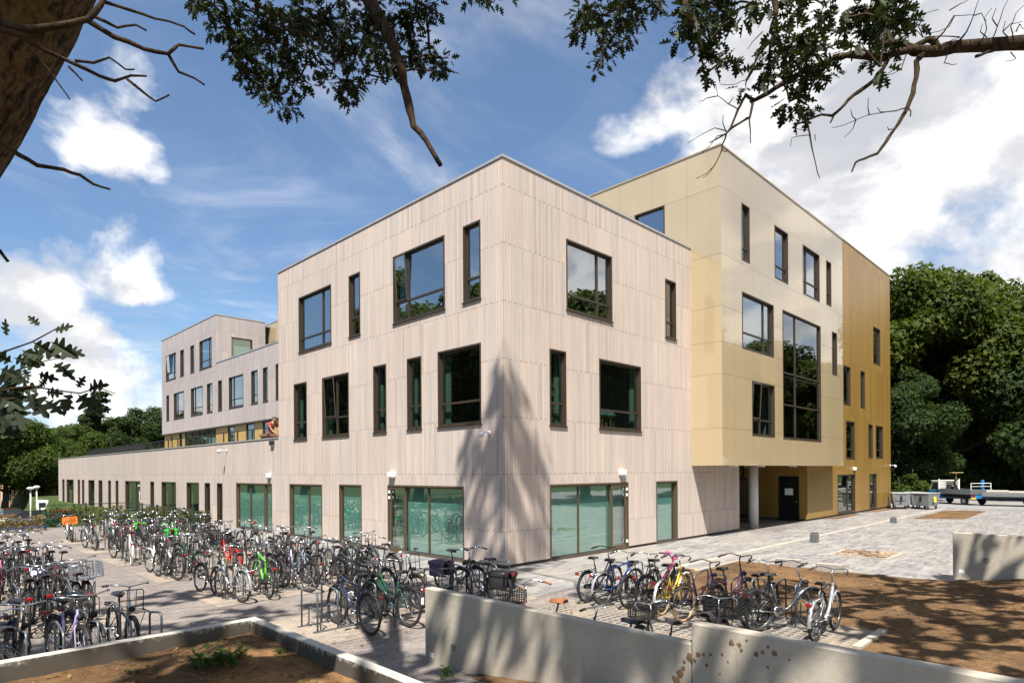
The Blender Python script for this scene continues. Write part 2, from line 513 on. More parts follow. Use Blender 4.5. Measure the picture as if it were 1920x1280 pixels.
def window(f, h, vm=(), hm=(), frame=bronze, gl=None, blind=False, curtain=0, sill=True, open_leaf=None, depth=.15, thin=False):
    u0, u1, z0, z1 = h
    gl = gl or glass_m
    mb = MB(); w = .055
    f.box(mb, u0, u0+w, -depth, .014, z0, z1); f.box(mb, u1-w, u1, -depth, .014, z0, z1)
    f.box(mb, u0+w, u1-w, -depth, .014, z1-w, z1)
    f.box(mb, u0+w, u1-w, -depth, .016, z0, z0+w)
    i = .045
    a0, a1, b0, b1 = u0+w, u1-w, z0+w, z1-w
    n0, n1 = -depth+.005, -depth+.075
    f.box(mb, a0, a0+i, n0, n1, b0, b1); f.box(mb, a1-i, a1, n0, n1, b0, b1)
    f.box(mb, a0+i, a1-i, n0, n1, b1-i, b1); f.box(mb, a0+i, a1-i, n0, n1, b0, b0+i)
    for t in vm:
        if isinstance(t, tuple): t, zt0, zt1 = t
        else: zt0, zt1 = 0, 1
        c = u0+(u1-u0)*t; hw = .007 if thin else .03
        f.box(mb, c-hw, c+hw, n0-.003, n1+.006, b0+i+(b1-b0-2*i)*zt0, b0+i+(b1-b0-2*i)*zt1)
    for t in hm:
        c = z0+(z1-z0)*t
        f.box(mb, a0+i, a1-i, n0-.001, n1+.003, c-.03, c+.03)
    if sill: f.box(mb, u0-.03, u1+.03, -.02, .05, z0-.035, z0-.001)
    o = mb.build('window', frame, school)
    mb = MB()
    f.quad(mb, a0+i*.5, a1-i*.5, b0+i*.5, b1-i*.5, -depth+.035)
    mb.build('pane', gl, o)
    if blind:
        mb = MB(); f.box(mb, a0+.02, a1-.02, -depth-.07, -depth-.05, b0, b1)
        mb.build('blind', blind_m, o)
    if curtain:
        mb = MB()
        k = 14; ww = .26 if u1-u0 > 1.2 else .18
        c0 = (a1-.03-ww) if curtain > 0 else a0+.03
        pts = [(c0+ww*j/k, -depth-.10-.035*(j % 2)) for j in range(k+1)]
        for (ua, na), (ub, nb) in zip(pts, pts[1:]):
            mb.face([f.p(ua, na, b0), f.p(ub, nb, b0), f.p(ub, nb, b1), f.p(ua, na, b1)])
            mb.face([f.p(ua, na-.03, b0), f.p(ub, nb-.03, b0), f.p(ub, nb-.03, b1), f.p(ua, na-.03, b1)])
        mb.build('curtain', curtain_m, o)
    if open_leaf:
        # a leaf tilted inwards at the top
        ua, ub, za, zb, t = open_leaf
        ua, ub = u0+(u1-u0)*ua, u0+(u1-u0)*ub; za, zb = z0+(z1-z0)*za, z0+(z1-z0)*zb
        mb = MB()
        def bar(p, q, r=.028): mb.tube([p, q], r, 4)
        nb = n1+.005
        bar(f.p(ua, nb, za), f.p(ua, nb+t, zb)); bar(f.p(ub, nb, za), f.p(ub, nb+t, zb))
        bar(f.p(ua, nb+t, zb), f.p(ub, nb+t, zb)); bar(f.p(ua, nb, za), f.p(ub, nb, za))
        mb.cur = 1
        mb.face([f.p(ua, nb, za), f.p(ub, nb, za), f.p(ub, nb+t, zb), f.p(ua, nb+t, zb)])
        mb.build('tilted_sash', [frame, gl], o)
    return o

FL = Facade('y', 0.0); FR = Facade('x', 0.0); FY = Facade('x', -1.35); FYL = Facade('y', 10.87)
FG = Facade('x', -.42); FU = Facade('y', 6.3); FUR = Facade('x', 40.3); FT = Facade('y', 6.5)

# left timber front: openings as (from, to, bottom, top)
L2 = [((9.98, 12.81, 8.08, 10.46), (.30,), (.24,), None), ((7.79, 8.61, 8.08, 10.46), (), (.30,), None),
      ((2.69, 5.59, 8.08, 10.46), (.73,), (.30,), (.75, .96, .32, .97, .10)), ((.97, 1.78, 8.08, 10.46), (), (.30,), None)]
L1 = [((12.12, 13.32, 4.29, 6.74), (), (.30,), 1), ((8.66, 10.77, 4.29, 6.74), (.50,), (.31,), 1), ((6.07, 6.91, 4.29, 6.74), (), (.34,), 1),
      ((3.97, 4.79, 4.29, 6.74), (), (.33,), 1), ((.98, 3.08, 4.29, 6.74), (), (.30,), 1)]
LG = [(15.62, 19.89, .0, 2.33), (10.83, 13.80, .0, 2.34), (7.77, 9.44, .0, 2.36), (1.81, 6.02, .0, 2.38)]
LW = [(21.79, 22.57, -.12), (23.61, 24.45, -.14), (25.40, 27.52, -.1), (29.51, 32.44, -.1), (34.09, 34.95, -.2), (37.41, 41.43, -.2), (43.48, 44.30, -.24),
      (45.82, 46.70, -.3), (48.71, 50.05, -.35), (51.64, 53.93, -.4), (55.69, 56.60, -.45), (57.52, 58.47, -.5), (60.44, 63.84, -.6), (64.94, 66.07, -.7)]
mb = MB()
holes = [w[0] for w in L2+L1]+LG+[(a, b, z, 2.29) for a, b, z in LW]
FL.wall(mb, 0, 14.87, .10, 12.0, holes)
FR.wall(mb, 0, 10.87, .10, 12.0, [(2.85, 5.35, 8.06, 10.36), (8.87, 9.68, 8.06, 10.36), (2.01, 2.81, 4.28, 6.69), (4.57, 7.12, 4.28, 6.69), (1.99, 6.27, .0, 2.42), (8.13, 9.70, .0, 2.42)])
FR.wall(mb, 10.87, 15.25, .10, 3.02)
Facade('y', 15.25).quad(mb, 0, 6.0, .1, 3.02)                       # return wall of the entrance
Facade('x', 14.87).quad(mb, 0, 10.87, 4.2, 12.0)
mb.build('timber_wall', timber_m, school)
mb = MB()
FL.wall(mb, 14.87, 68.2, -1.3, 4.42, [h for h in holes if h[1] > 14.87])
Facade('x', 68.2).quad(mb, 0, 14, -1.3, 4.42)
mb.build('low_wing_wall', timber_wing, school)
mb = MB()
U_UP = [(50.45, 53.48, 11.8, 14.2), (48.2, 49.23, 11.8, 14.15), (45.52, 46.48, 11.8, 14.15), (41.27, 44.17, 11.78, 14.2)]
U_LO = [(52.57, 53.39), (48.27, 51.14), (43.47, 46.41), (41.21, 42.44), (39.09, 39.90), (34.79, 37.63), (32.17, 33.31), (30.45, 31.25), (28.2, 29.15), (24.0, 26.2), (19.0, 20.0)]
FU.wall(mb, 14.87, 40.3, 6.65, 11.85, [(a, b, 7.96, 10.36) for a, b in U_LO])
FU.wall(mb, 40.3, 54.8, 6.65, 15.85, U_UP+[(a, b, 7.96, 10.36) for a, b in U_LO])
FUR.wall(mb, 6.3, 10.4, 11.85, 15.85, [(7.54, 9.27, 12.1, 14.2)])
Facade('x', 54.8).quad(mb, 6.3, 24, 6.65, 15.85)
mb.build('upper_timber_wall', timber_grey, school)

# soffits, roofs, copings
mb = MB()
mb.box(6.3, 12, 14.87, 54.8, 6.55, 6.65)
mb.build('soffit', bronze, school)
mb = MB()
mb.box(.05, 10.85, .05, 14.8, 11.6, 11.7); mb.box(6.35, 24, 14.9, 40.3, 11.55, 11.65); mb.box(6.35, 24, 40.35, 54.7, 15.5, 15.6)
mb.build('roof', roof_m, school)
mb = MB(); mb.box(.05, 14, 14.9, 68.1, 3.85, 3.95); mb.build('terrace_floor', roof_m, school)
mb = MB()
def cop(f, u0, u1, z, d=.30, o=.03, h=.07): f.box(mb, u0, u1, -d, o, z, z+h)
cop(FL, -.03, 14.9, 12.0); cop(FR, .3, 10.86, 12.0); cop(FU, 14.9, 40.27, 11.85, h=.09); cop(FU, 40.27, 54.83, 15.85); cop(FUR, 6.6, 10.4, 15.85)
cop(FL, 14.9, 68.2, 4.42, h=.06)
mb.build('coping', coping_m, school)
mb = MB()
mb.box(.03, 15.2, .03, .25, -.05, .10); mb.box(.03, .25, .25, 20.5, -.05, .10)
mb.build('plinth', dark_plinth, school)

# floors and inner walls that the windows look into
mb = MB()
for z in (-.02, 4.02, 7.82):
    mb.box(.26, 10.8, .26, 14.8, z, z+.06)
mb.box(.26, 7.9, 15, 68, -1.2, -1.1)
for z in (7.2, 11.0): mb.box(6.6, 12, 15, 54.7, z-.1, z)
for z in (3.75, 7.35, 11.1): mb.box(11.2, 25.3, -1.1, 8, z-.06, z)
for z in (-.02, 3.2, 6.5, 9.8): mb.box(25.7, 38.9, -.1, 8, z, z+.05)
mb.build('floor_slab', room_floor, school)
mb = MB()
for z0, z1 in ((.05, 3.9), (4.09, 7.7), (7.89, 11.4)):
    mb.box(5.2, 5.3, 5.2, 14.7, z0, z1); mb.box(5.3, 10.8, 5.2, 5.3, z0, z1)
    mb.box(.3, 5.2, 5.75, 5.85, z0, z1) if z0 > 5 else mb.box(.3, 5.2, 7.4, 7.5, z0, z1)
    mb.box(.3, 10.8, .3, 14.8, z1, z1+.05)
    mb.box(7.5, 7.6, .3, 5.2, z0, z1)
mb.box(6.0, 6.1, 15, 68, -1.1, 3.6); mb.box(.3, 6.0, 15, 68, 3.0, 3.05)
mb.box(11, 11.1, 15, 54.7, 7.0, 15.4); mb.box(6.6, 11, 15, 54.7, 10.85, 10.88)
for z0, z1 in ((3.76, 7.2), (7.36, 10.9), (11.12, 15.3)):
    mb.box(11.2, 25.3, 5.0, 5.1, z0, z1); mb.box(16.4, 16.5, -1.0, 5, z0, z1)
mb.box(25.7, 38.9, 4.0, 4.1, .05, 16)
mb.build('inner_wall', room_wall, school)

for h, vm, hm, ol in L2:
    vm = tuple((t if not ol else t) for t in vm)
    window(FL, h, vm, hm, open_leaf=ol)
for h, vm, hm, cu in L1:
    window(FL, h, vm, hm, curtain=cu, gl=glass_dark if h[0] < 5 else glass_dark, open_leaf=(.55, .93, .33, .97, .09) if abs(h[0]-8.66) < .01 else None)
for h, vm in zip(LG, ((.62,), (.43,), (), ())):
    if h[0] == 1.81: continue
    window(FL, h, vm, (), frame=bronze_lt, gl=glass_low, blind=True, sill=False, depth=.12, thin=True)
for a, b, z in LW:
    wide = b-a > 1.5
    window(FL, (a, b, z, 2.29), (.35,) if b-a > 2.5 else (), (.28,) if wide or b-a > .9 else (.3,), frame=bronze, gl=glass_dark, curtain=1 if wide else 0)
mb = MB(); FL.box(mb, 16.45, 16.53, -.12, .0, .06, 2.27); mb.build('mullion', bronze_lt, school)
# the glazed front with its door by the corner, left side and right side
def glazed_front(f, h, door_at, split):
    window(f, h, (split,), (), frame=bronze_lt, gl=glass_low, blind=True, sill=False, depth=.16, thin=True)
    u0, u1, z0, z1 = h; d0, d1 = door_at
    mb = MB(); w = .085
    for a, b, c, d in ((d0, d0+w, z0+.06, z1-.06), (d1-w, d1, z0+.06, z1-.06), (d0+w, d1-w, z0+.06, z0+.18), (d0+w, d1-w, z1-.15, z1-.06)):
        f.box(mb, a, b, -.085, -.005, c, d)
    dr = mb.build('door', bronze_lt, school)
    mb = MB(); f.quad(mb, d0+w*.8, d1-w*.8, z0+.16, z1-.13, -.05); mb.build('pane', glass_low, dr)
    hs = d0+.05 if f.axis == 'x' and False else (d1-.045)
    for zz in (z0+.25, z1-.3, z1-.5):
        mb = MB(); f.box(mb, hs-.03, hs+.03, -.004, .045, zz, zz+.10); mb.build('hinge', white_plastic, dr)
    mb = MB(); hh = d0+.045
    mb.tube([f.p(hh, 0, 1.02), f.p(hh, .06, 1.02), f.p(hh+.11, .06, 1.02)], .011, 6)
    mb.build('handle', chrome, dr)
glazed_front(FL, (1.81, 6.02, .0, 2.38), (4.98, 5.94), .46)
glazed_front(FR, (1.99, 6.27, .0, 2.42), (5.24, 6.20), .36)
window(FR, (8.13, 9.70, .0, 2.42), (), (), frame=bronze_lt, gl=glass_low, blind=True, sill=False, depth=.16)
window(FR, (2.85, 5.35, 8.06, 10.36), (.70,), (.24,))
window(FR, (8.87, 9.68, 8.06, 10.36), (), (.28,), gl=glass_dark)
window(FR, (2.01, 2.81, 4.28, 6.69), (), (.30,), gl=glass_dark, curtain=1)
w_st = window(FR, (4.57, 7.12, 4.28, 6.69), (), (.28,), gl=glass_dark, curtain=1)

# upper far block
for h in U_UP:
    window(FU, h, (.28,) if h[1]-h[0] > 2 else (), (.26,), frame=bronze, open_leaf=(.62, .95, .3, .97, .12) if h[0] > 50 else None)
for k, (a, b) in enumerate(U_LO):
    window(FU, (a, b, 7.96, 10.36), (.72,) if b-a > 2 else (), (.26,) if b-a > .9 else (), frame=bronze, curtain=1 if k in (2, 4) else 0)
window(FUR, (7.54, 9.27, 12.1, 14.2), (), (), frame=bronze, gl=glass_low, blind=True)

# the storey behind the terrace: gold panels between glass
terrace_gold = plain('terrace_gold', (.50, .335, .115), .45)
xs = [(57.2, 55.3, 'g'), (55.3, 52.3, 'w'), (52.3, 50.3, 'g'), (50.3, 49.5, 'w'), (49.5, 48.7, 'g'), (48.7, 45.1, 'w'), (45.1, 43.0, 'w'), (43.0, 41.0, 'w'), (41.0, 38.4, 'g'),
      (38.4, 37.0, 'w'), (37.0, 34.8, 'g'), (34.8, 33.2, 'w'), (33.2, 31.8, 'g'), (31.8, 30.0, 'w'), (30.0, 27.6, 'g'), (27.6, 21.0, 'w'), (21.0, 19.0, 'g'), (19.0, 14.9, 'w')]
for a, b, k in xs:
    if k == 'g' and (a < 55 or b > 55):
        mb = MB(); FT.box(mb, b if b < 55 else 52.9, a if a < 55 else 54.75, -.12, 0, 3.95, 6.6); mb.build('terrace_panel', terrace_gold, school)
for a, b, k in xs:
    if k == 'w' and a < 55: window(FT, (b+.01, a-.01, 3.95, 6.56), (.5,) if a-b > 3 else (), (), frame=bronze, gl=glass_dark, sill=False, depth=.1)
mb = MB()
mb.box(12, 12.1, 15, 54.6, 3.95, 6.5)
mb.build('terrace_inner_wall', room_wall, school)

# the cream panel volume
mb = MB()
YW = [((12.71, 13.48, 11.68, 14.08), (), (.24,), None), ((16.12, 17.68, 11.66, 14.08), (), (.27,), None), ((19.57, 21.89, 11.6, 14.06), (.28,), (.30,), None), ((22.92, 23.68, 11.68, 14.06), (), (.28,), None),
      ((12.71, 15.95, 7.97, 10.34), (.72,), (.30,), None), ((23.77, 24.55, 8.04, 10.36), (), (), None), ((13.63, 16.00, 4.32, 6.67), (.42,), (.30,), (.06, .40, .33, .97, .09))]
big_h = (16.98, 21.99, 4.28, 10.34)
FY.wall(mb, 10.87, 25.55, 3.02, 15.82, [w[0] for w in YW]+[big_h])
FYL.wall(mb, -1.35, 45, 3.02, 15.82, [(1.2, 2.72, 12.3, 14.2), (39.4, 40.2, 12.6, 14.2)])
Facade('y', 25.55).quad(mb, -1.35, -.42, 3.02, 15.82)
mb.face([(10.87, -1.35, 3.02), (25.55, -1.35, 3.02), (25.55, 8, 3.02), (10.87, 8, 3.02)], [(10.87, -1.35), (25.55, -1.35), (25.55, 8), (10.87, 8)])
mb.build('cream_panel_wall', panel_m, school)
mb = MB(); mb.box(11, 25.5, -1.2, 45, 15.5, 15.6); mb.build('roof', roof_m, school)
cop_y = plain('cream_coping', (.40, .31, .18), .4, .2)
mb = MB()
FY.box(mb, 10.84, 25.58, -.3, .03, 15.82, 15.88); FYL.box(mb, -1.05, 45, -.3, .03, 15.82, 15.88)
FY.box(mb, 25.28, 25.58, -8, -.3, 15.82, 15.88)
mb.build('coping', cop_y, school)
for h, vm, hm, ol in YW: window(FY, h, vm, hm, frame=bronze, gl=glass_dark if h[2] < 7 else glass_m, open_leaf=ol, sill=False, depth=.16)
window(FY, big_h, (.33,), (.27, .52), frame=bronze, gl=glass_dark, sill=False, depth=.12)
window(FYL, (1.2, 2.72, 12.3, 14.2), (), (), frame=bronze)
window(FYL, (39.4, 40.2, 12.6, 14.2), (), (), frame=bronze)

# the gold volume
mb = MB()
GW = [((34.93, 36.58, 10.08, 12.60), (), ()), ((28.66, 29.99, 6.82, 9.22), (), ()), ((32.04, 32.95, 6.84, 9.24), (), ()), ((29.10, 30.76, 3.47, 5.83), (), (.25,)), ((33.69, 34.66, 3.58, 5.83), (), ()),
      ((35.40, 37.08, 3.58, 5.83), (), (.25,)), ((27.47, 30.80, .15, 2.50), (.64,), ()), ((33.86, 35.46, .15, 2.50), (), ())]
FG.wall(mb, 22.62, 39.1, .12, 16.9, [w[0] for w in GW])
FGL = Facade('y', 22.62)
FGL.wall(mb, -.42, 6.0, .12, 3.02, [(.02, 1.12, .0, 2.46)])
FGL.quad(mb, -.42, 30, 15.7, 16.9)
Facade('y', 39.1).quad(mb, -.42, 16, -.1, 16.9)
mb.build('gold_wall', gold_m, school)
mb = MB(); mb.box(22.7, 39, -.35, 16, 16.6, 16.7); mb.build('roof', roof_m, school)
cop_g = plain('gold_coping', (.34, .22, .08), .4, .3)
mb = MB(); FG.box(mb, 22.59, 39.13, -.3, .03, 16.9, 16.96); mb.build('coping', cop_g, school)
mb = MB(); mb.box(22.65, 39.07, -.39, -.2, -.05, .12); mb.box(22.65, 22.9, -.2, 0, -.05, .12); mb.box(22.65, 22.9, 1.14, 6, -.05, .12); mb.build('plinth', dark_plinth, school)
for h, vm, hm in GW: window(FG, h, vm, hm, frame=bronze, gl=glass_dark, sill=False, depth=.14)

# the covered entrance
FE = Facade('x', 3.1)
ent = MB()
for u in (15.3, 16.35, 17.4, 18.45, 19.5, 20.55, 21.6, 22.56):
    FE.box(ent, u, u+.06, -.08, 0, .02, 3.0)
FE.box(ent, 15.3, 22.6, -.07, -.01, 2.40, 2.47); FE.box(ent, 15.3, 22.6, -.07, -.01, 2.94, 3.0); FE.box(ent, 15.3, 22.6, -.07, -.01, .02, .10)
es = ent.build('entrance_screen', black_metal, school)
mb = MB(); FE.quad(mb, 15.3, 22.6, .1, 2.94, -.04); mb.build('pane', glass_dark, es)
mb = MB(); mb.box(15.3, 22.6, 6.0, 6.1, 0, 3.02); mb.build('inner_wall', room_wall, school)
def glass_leaf(x, y, rz):
    mb = MB(); M = Matrix.Translation((x, y, 0)) @ Matrix.Rotation(rz, 4, 'Z')
    for q in ((0, .08, .03, 2.4), (.92, 1.0, .03, 2.4), (.08, .92, .03, .14), (.08, .92, 2.3, 2.4)):
        mb.box(q[0], q[1], -.03, .03, q[2], q[3], M)
    d = mb.build('entrance_door', black_metal, school)
    mb = MB(); mb.face([M @ Vector(p) for p in ((.06, 0, .1), (.94, 0, .1), (.94, 0, 2.34), (.06, 0, 2.34))]); mb.build('pane', glass_dark, d)
    mb = MB(); mb.tube([M @ Vector(p) for p in ((.92, -.03, 1.0), (.92, -.09, 1.0), (.80, -.09, 1.0))], .014, 6)
    mb.build('handle', chrome, d)
glass_leaf(15.45, 1.3, radians(-12)); glass_leaf(19.6, 2.2, radians(-75))
# black door in the gold return wall
mb = MB()
FGL.box(mb, .02, .09, -.1, .03, 0, 2.46); FGL.box(mb, 1.05, 1.12, -.1, .03, 0, 2.46); FGL.box(mb, .09, 1.05, -.1, .03, 2.38, 2.46)
FGL.box(mb, .09, 1.05, -.08, -.03, .02, 2.38)
FGL.box(mb, .13, 1.01, -.03, -.015, .95, 1.02)
d = mb.build('door', black_door, school)
mb = MB(); FGL.box(mb, .36, .80, -.029, -.022, 1.42, 1.78); mb.build('notice', paper_m, d)
mb = MB(); mb.tube([FGL.p(.16, -.03, 1.05), FGL.p(.16, .04, 1.05), FGL.p(.28, .04, 1.05)], .013, 6); FGL.box(mb, .13, .19, -.03, -.022, .95, 1.15); mb.build('handle', chrome, d)
# round column
mb = MB(); mb.smooth = True
mb.lathe([(.225, 0.02), (.225, 3.015)], 24, (17.0, .1, 0)); mb.build('column', plain('column_concrete', (.55, .53, .50), .7), school)
mb = MB(); mb.lathe([(.27, .0), (.27, .06), (.235, .07)], 24, (17.0, .1, 0)); mb.build('column_base', coping_m, school)
mb = MB()
for x, y in ((13.6, -.6), (16.2, -.7), (18.6, 1.0), (21.4, -.2)): mb.box(x, x+.28, y, y+.28, 2.96, 3.015)
mb.build('soffit_lamp_housing', white_plastic, school)

# stools behind the first floor window
def stool(x, y):
    t = empty('bar_stool', (x, y, 4.08))
    mb = MB(); mb.smooth = True
    mb.lathe([(.05, .70), (.17, .72), (.20, .78), (.195, .80), (.15, .76), (.04, .745)], 14)
    V = []
    for k in range(9):
        a = pi*.55+pi*.9*k/8
        V.append((.195*cos(a), .195*sin(a), .79)); V.append((.22*cos(a), .22*sin(a), .98-.10*abs(k-4)/4))
    mb.faces(V, [(2*k, 2*k+2, 2*k+3, 2*k+1) for k in range(8)])
    mb.build('seat', stool_m, t)
    for k in range(4):
        a = pi/4+k*pi/2
        mb = MB(); mb.tube([(.07*cos(a), .07*sin(a), .70), (.21*cos(a), .21*sin(a), 0)], .014, 5); mb.build('leg', wood_leg, t)
    return t
stool_m = plain('stool_shell', (.30, .50, .52), .4)
wood_leg = plain('stool_wood', (.45, .30, .16), .5)
for k, x in enumerate((4.95, 5.45, 5.95)):
    tag(stool(x, .55), ['pale blue bar stool behind the first floor window, leftmost of three', 'pale blue bar stool behind the first floor window, middle of three', 'pale blue bar stool behind the first floor window, right of three'][k],
        'stool', 'bar stools behind the window')

# railing on the roof terrace
rail = empty('terrace_railing', (.45, 0, 3.95))
tag(rail, 'dark metal railing along the edge of the roof terrace', 'railing')
mb = MB()
mb.box(-.02, .02, 14.95, 56.0, 1.08, 1.12)
mb.box(-.015, .015, 14.95, 56.0, .16, .19)
mb.build('handrail', black_metal, rail)
mb = MB()
y = 15.0
while y < 38: mb.box(-.005, .005, y, y+.010, .19, 1.08); y += .15
mb.build('baluster_panel', black_metal, rail)
mb = MB(); y = 38.0
while y < 56: mb.box(-.006, .006, y, y+.03, .19, 1.08); y += .06
mb.build('dense_panel', black_metal, rail)
for k in range(22):
    mb = MB(); mb.box(-.025, .025, 15+k*1.95-.025, 15+k*1.95+.025, 0, 1.08); mb.build('post', black_metal, rail)

# ------------------------------------------------------------------ ground, paving, beds
def sstep(a, b, x):
    t = max(0.0, min(1.0, (x-a)/(b-a))); return t*t*(3-2*t)
def hash2(i, j, s=0):
    n = (i*374761393+j*668265263+s*974634777) & 0xffffffff
    n = ((n ^ (n >> 13))*1274126177) & 0xffffffff
    return ((n ^ (n >> 16)) & 0xffff)/65535.0
def vnoise(x, y, s=0):
    i, j = math.floor(x), math.floor(y); fx, fy = x-i, y-j
    fx = fx*fx*(3-2*fx); fy = fy*fy*(3-2*fy)
    a = hash2(i, j, s)*(1-fx)+hash2(i+1, j, s)*fx
    b = hash2(i, j+1, s)*(1-fx)+hash2(i+1, j+1, s)*fx
    return a*(1-fy)+b*fy
def fbm(x, y, o=4, s=0):
    v, a = 0, .5
    for k in range(o): v += a*(vnoise(x, y, s+k)-.5); x *= 2.03; y *= 2.03; a *= .5
    return v
def gridmesh(name, xs, ys, hf, mat, parent=None, smooth=True):
    mb = MB(); mb.smooth = smooth
    V = [(x, y, hf(x, y)) for y in ys for x in xs]; nx = len(xs)
    mb.faces(V, [(j*nx+i, j*nx+i+1, (j+1)*nx+i+1, (j+1)*nx+i) for j in range(len(ys)-1) for i in range(nx-1)])
    return mb.build(name, mat, parent)
def lin(a, b, n): return [a+(b-a)*i/n for i in range(n+1)]

def brick_mat(name, c1, c2, mortar, w=.21, h=.105, rot=0.0, wear=.35, wearc=(.45, .43, .41), spots=0.0, rough=.8):
    m, g, b = mat_new(name)
    tc = g.n('ShaderNodeTexCoord').outputs['Object']
    mp = g.n('ShaderNodeMapping'); mp.inputs['Rotation'].default_value = (0, 0, rot); g.t.links.new(tc, mp.inputs[0])
    bt = g.n('ShaderNodeTexBrick'); bt.offset = .5
    g.t.links.new(mp.outputs[0], bt.inputs['Vector'])
    for k, v in (('Color1', (*c1, 1)), ('Color2', (*c2, 1)), ('Mortar', (*mortar, 1))): bt.inputs[k].default_value = v
    bt.inputs['Scale'].default_value = 1.0; bt.inputs['Mortar Size'].default_value = .006
    bt.inputs['Brick Width'].default_value = w; bt.inputs['Row Height'].default_value = h; bt.inputs['Bias'].default_value = 0
    n1 = g.noise(tc, .45, 6, .65); n2 = g.noise(tc, 3.5, 5, .6); n3 = g.noise(tc, 38.0, 3, .6)
    px, py, pz = g.sep(tc)
    bi = g.white(g.xyz(g.m('FLOOR', g.m('DIVIDE', px, w*1.0)), g.m('FLOOR', g.m('DIVIDE', py, h)), 0.0)).outputs[0]
    c = bt.outputs[0]
    c = g.vm('SCALE', c, None, g.ramp(bi, 0, 1, .82, 1.18, False))
    c = g.mix(g.m('MULTIPLY', g.ramp(n1, .40, .66), wear), c, (*wearc, 1))
    c = g.vm('SCALE', c, None, g.ramp(n2, .25, .75, .84, 1.15, False))
    c = g.vm('SCALE', c, None, g.ramp(n3, .25, .75, .86, 1.12, False))
    if spots:
        vo = g.n('ShaderNodeTexVoronoi'); vo.inputs['Scale'].default_value = 2.2; g.t.links.new(tc, vo.inputs['Vector'])
        c = g.mix(g.ramp(vo.outputs['Distance'], .14, .06, 0, spots), c, (.09, .07, .05, 1))
    g.t.links.new(c, b.inputs['Base Color'])
    b.inputs['Roughness'].default_value = rough; b.inputs['Specular IOR Level'].default_value = .3
    bp = g.n('ShaderNodeBump'); bp.inputs['Strength'].default_value = .55; bp.inputs['Distance'].default_value = .012
    g.put(bp.inputs['Height'], g.m('ADD', g.m('SUBTRACT', 1.0, bt.outputs['Fac']), g.m('ADD', g.m('MULTIPLY', n3, .35), g.m('MULTIPLY', bi, .25))))
    g.t.links.new(bp.outputs[0], b.inputs['Normal'])
    return m
brown_brick = brick_mat('brown_brick_paving', (.155, .132, .118), (.205, .177, .159), (.072, .06, .051), wear=.35, wearc=(.255, .23, .208))
sand_brick = brick_mat('sandy_bay_paving', (.205, .17, .142), (.25, .21, .177), (.14, .11, .085), wear=.75, wearc=(.325, .268, .205))
def plaza_mat():
    m, g, b = mat_new('silver_brick_paving')
    tc = g.n('ShaderNodeTexCoord').outputs['Object']
    bt = g.n('ShaderNodeTexBrick'); bt.offset = .5
    g.t.links.new(tc, bt.inputs['Vector'])
    for k, v in (('Color1', (.135, .135, .138, 1)), ('Color2', (.235, .23, .228, 1)), ('Mortar', (.20, .18, .155, 1))): bt.inputs[k].default_value = v
    bt.inputs['Scale'].default_value = 1.0; bt.inputs['Mortar Size'].default_value = .007
    bt.inputs['Brick Width'].default_value = .31; bt.inputs['Row Height'].default_value = .105
    px, py, pz = g.sep(tc)
    n1 = g.noise(g.vm('MULTIPLY', tc, (.7, 3.0, 1)), .8, 7, .72, .4)
    n4 = g.noise(g.vm('MULTIPLY', tc, (1.0, 7.0, 1)), 1.0, 6, .72)
    n2 = g.noise(tc, .25, 5, .6); n3 = g.noise(tc, 40.0, 3, .6)
    bi = g.white(g.xyz(g.m('FLOOR', g.m('DIVIDE', px, .31)), g.m('FLOOR', g.m('DIVIDE', py, .105)), 0.0)).outputs[0]
    c = g.vm('SCALE', bt.outputs[0], None, g.ramp(bi, 0, 1, .72, 1.22, False))
    c = g.mix(g.ramp(n1, .44, .62, 0, .8), c, (.30, .282, .26, 1))
    c = g.mix(g.ramp(n4, .50, .64, 0, .7), c, (.115, .118, .126, 1))
    c = g.mix(g.ramp(n2, .48, .62, 0, .45), c, (.26, .233, .20, 1))
    c = g.vm('SCALE', c, None, g.ramp(n3, .25, .75, .88, 1.1, False))
    g.t.links.new(c, b.inputs['Base Color'])
    b.inputs['Roughness'].default_value = .62
    b.inputs['Specular IOR Level'].default_value = .4
    bp = g.n('ShaderNodeBump'); bp.inputs['Strength'].default_value = .5; bp.inputs['Distance'].default_value = .01
    g.put(bp.inputs['Height'], g.m('ADD', g.m('SUBTRACT', 1.0, bt.outputs['Fac']), g.m('ADD', g.m('MULTIPLY', n3, .4), g.m('MULTIPLY', bi, .4))))
    g.t.links.new(bp.outputs[0], b.inputs['Normal'])
    return m
plaza_m = plaza_mat()

